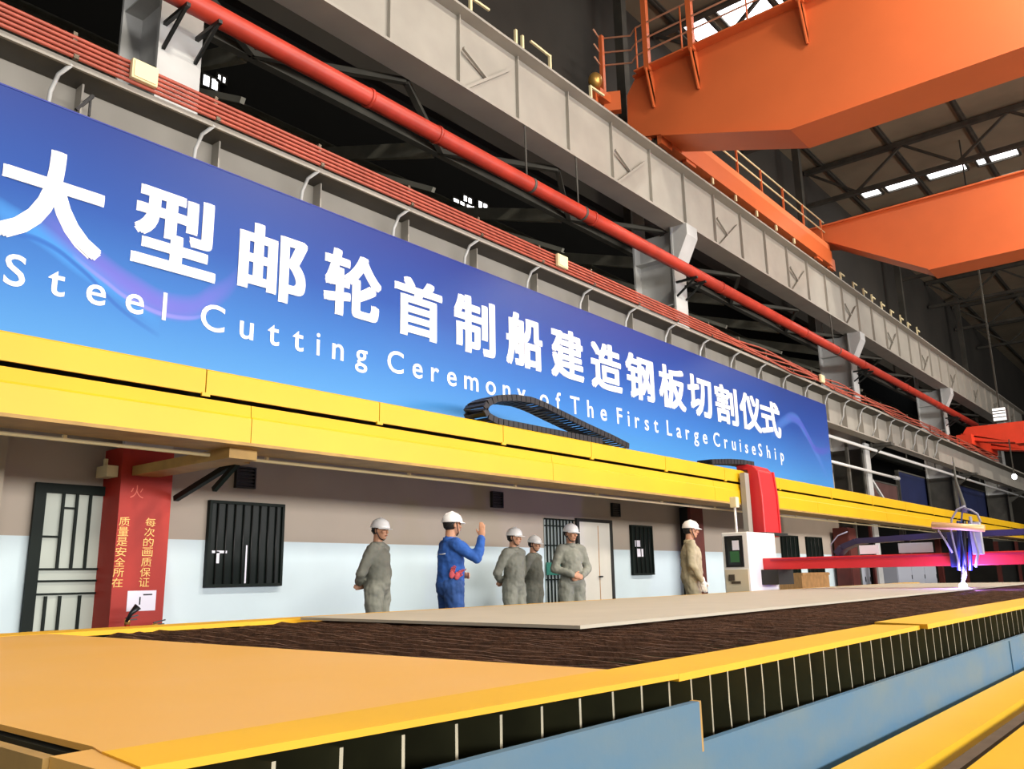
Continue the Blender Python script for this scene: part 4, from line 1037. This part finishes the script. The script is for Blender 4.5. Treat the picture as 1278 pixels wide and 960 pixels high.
p = at(562, 637, 2, 1.82)
blue = person('worker in blue jacket raising his right hand, seen from behind', (p.x+.0, p.y, 0), face(.85, .45), 1.82, 'blue_cloth', 'navy', hipL, raiseR, -.1, .0, trim=True)
p = at(640, 657, 2, 1.78)
person('worker in grey-green coverall, taller one of the close pair, hands behind back', (p.x, p.y, 0), face(.65, -.6), 1.78, 'coverall', None, behindL, behindR, -.35, .05)
p = at(665, 667, 2, 1.72)
person('worker in grey-green coverall, shorter one of the close pair, half behind the other', (p.x, p.y, 0), face(.8, -.45), 1.72, 'coverall', None, behindL, behindR, 0, .1)
p = at(711, 652, 2, 1.84)
person('worker in grey-green coverall standing before the barred door', (p.x, p.y, 0), face(.35, -.85), 1.84, 'coverall', None, frontL, frontR, -.3, .1)
p = at(859, 648, 2, 1.89)
person('worker in khaki coverall with white gloves in profile beside the maroon column', (p.x, p.y, 0), face(.95, -.1), 1.89, 'coverall_pale', None, downL, downR, 0, .05, gloves=True)
# red gloves tucked in the blue worker's belt
q = at(563, 719, 1, at(562, 637, 2, 1.82).y-.14)
t = Thing('work_gloves', 'pinkish red work gloves tucked at the back of the blue jacket', 'gloves', q)
b = BM()
mw = q
hand(b, mw+V((0, 0, -.03)), (.2, -.1, 1), (-.5, -1, 0), (1, -.4, 0), .3); hand(b, mw+V((.06, -.02, -.04)), (.7, -.2, .8), (-.5, -1, 0), (1, -.4, 0), .4)
bmesh.ops.scale(b, vec=(.8,)*3, space=Matrix.Translation(-mw), verts=b.verts)
t.part('glove', b, 'glove_red')

# ================================================================== LIGHT
def area(name, loc, target, sx, sy, power, col):
    l = bpy.data.lights.new(name, 'AREA'); l.shape = 'RECTANGLE'; l.size = sx; l.size_y = sy; l.energy = power; l.color = col
    o = bpy.data.objects.new(name, l); COL.objects.link(o); o.location = loc
    d = Vector(target)-Vector(loc); o.rotation_euler = d.to_track_quat('-Z', 'Y').to_euler()
    return o
# the long window band of the opposite side of the hall
area('window_band_light', (12, -24, 5.2), (12, 9, 2.6), 56, 3.2, 14500, (1, .97, .94))
# high bay lamps hanging over the aisle in front of the table
for x in (3, 13, 25, 40):
    area('high_bay_lamp', (x, -1.5, 14.5), (x, 0.5, 0), 1.2, 1.2, 1300, (1, .93, .82))
area('side_bay_fill_light', (20, 15.5, 22), (20, 15.5, 0), 40, 4, 420, (1, .95, .85))  # added fill with no fitting behind it, lifts the black side bay
pl_ = bpy.data.lights.new('arc_light', 'POINT'); pl_.energy = 130; pl_.color = (.27, .2, 1); pl_.shadow_soft_size = .05
o = bpy.data.objects.new('arc_light', pl_); COL.objects.link(o); o.location = (ap.x-.07, ap.y-.05, ap.z+.06)
wd = bpy.data.worlds.new('World'); S.world = wd; wd.use_nodes = True
wd.node_tree.nodes['Background'].inputs[0].default_value = (.95, .97, 1, 1); wd.node_tree.nodes['Background'].inputs[1].default_value = .35

# ================================================================== CAMERA
cd = bpy.data.cameras.new('camera'); cd.sensor_width = 36; cd.sensor_fit = 'HORIZONTAL'; cd.lens = 36*F/1278; cd.clip_start = .02; cd.clip_end = 300
co = bpy.data.objects.new('camera', cd); COL.objects.link(co)
mw = Matrix((RT, UP, -FW)).transposed().to_4x4(); mw.translation = CAM
co.matrix_world = mw; S.camera = co
S.view_settings.view_transform = 'Standard'; S.view_settings.look = 'None'; S.view_settings.gamma = 1; S.view_settings.exposure = 0
S.view_settings.use_curve_mapping = False
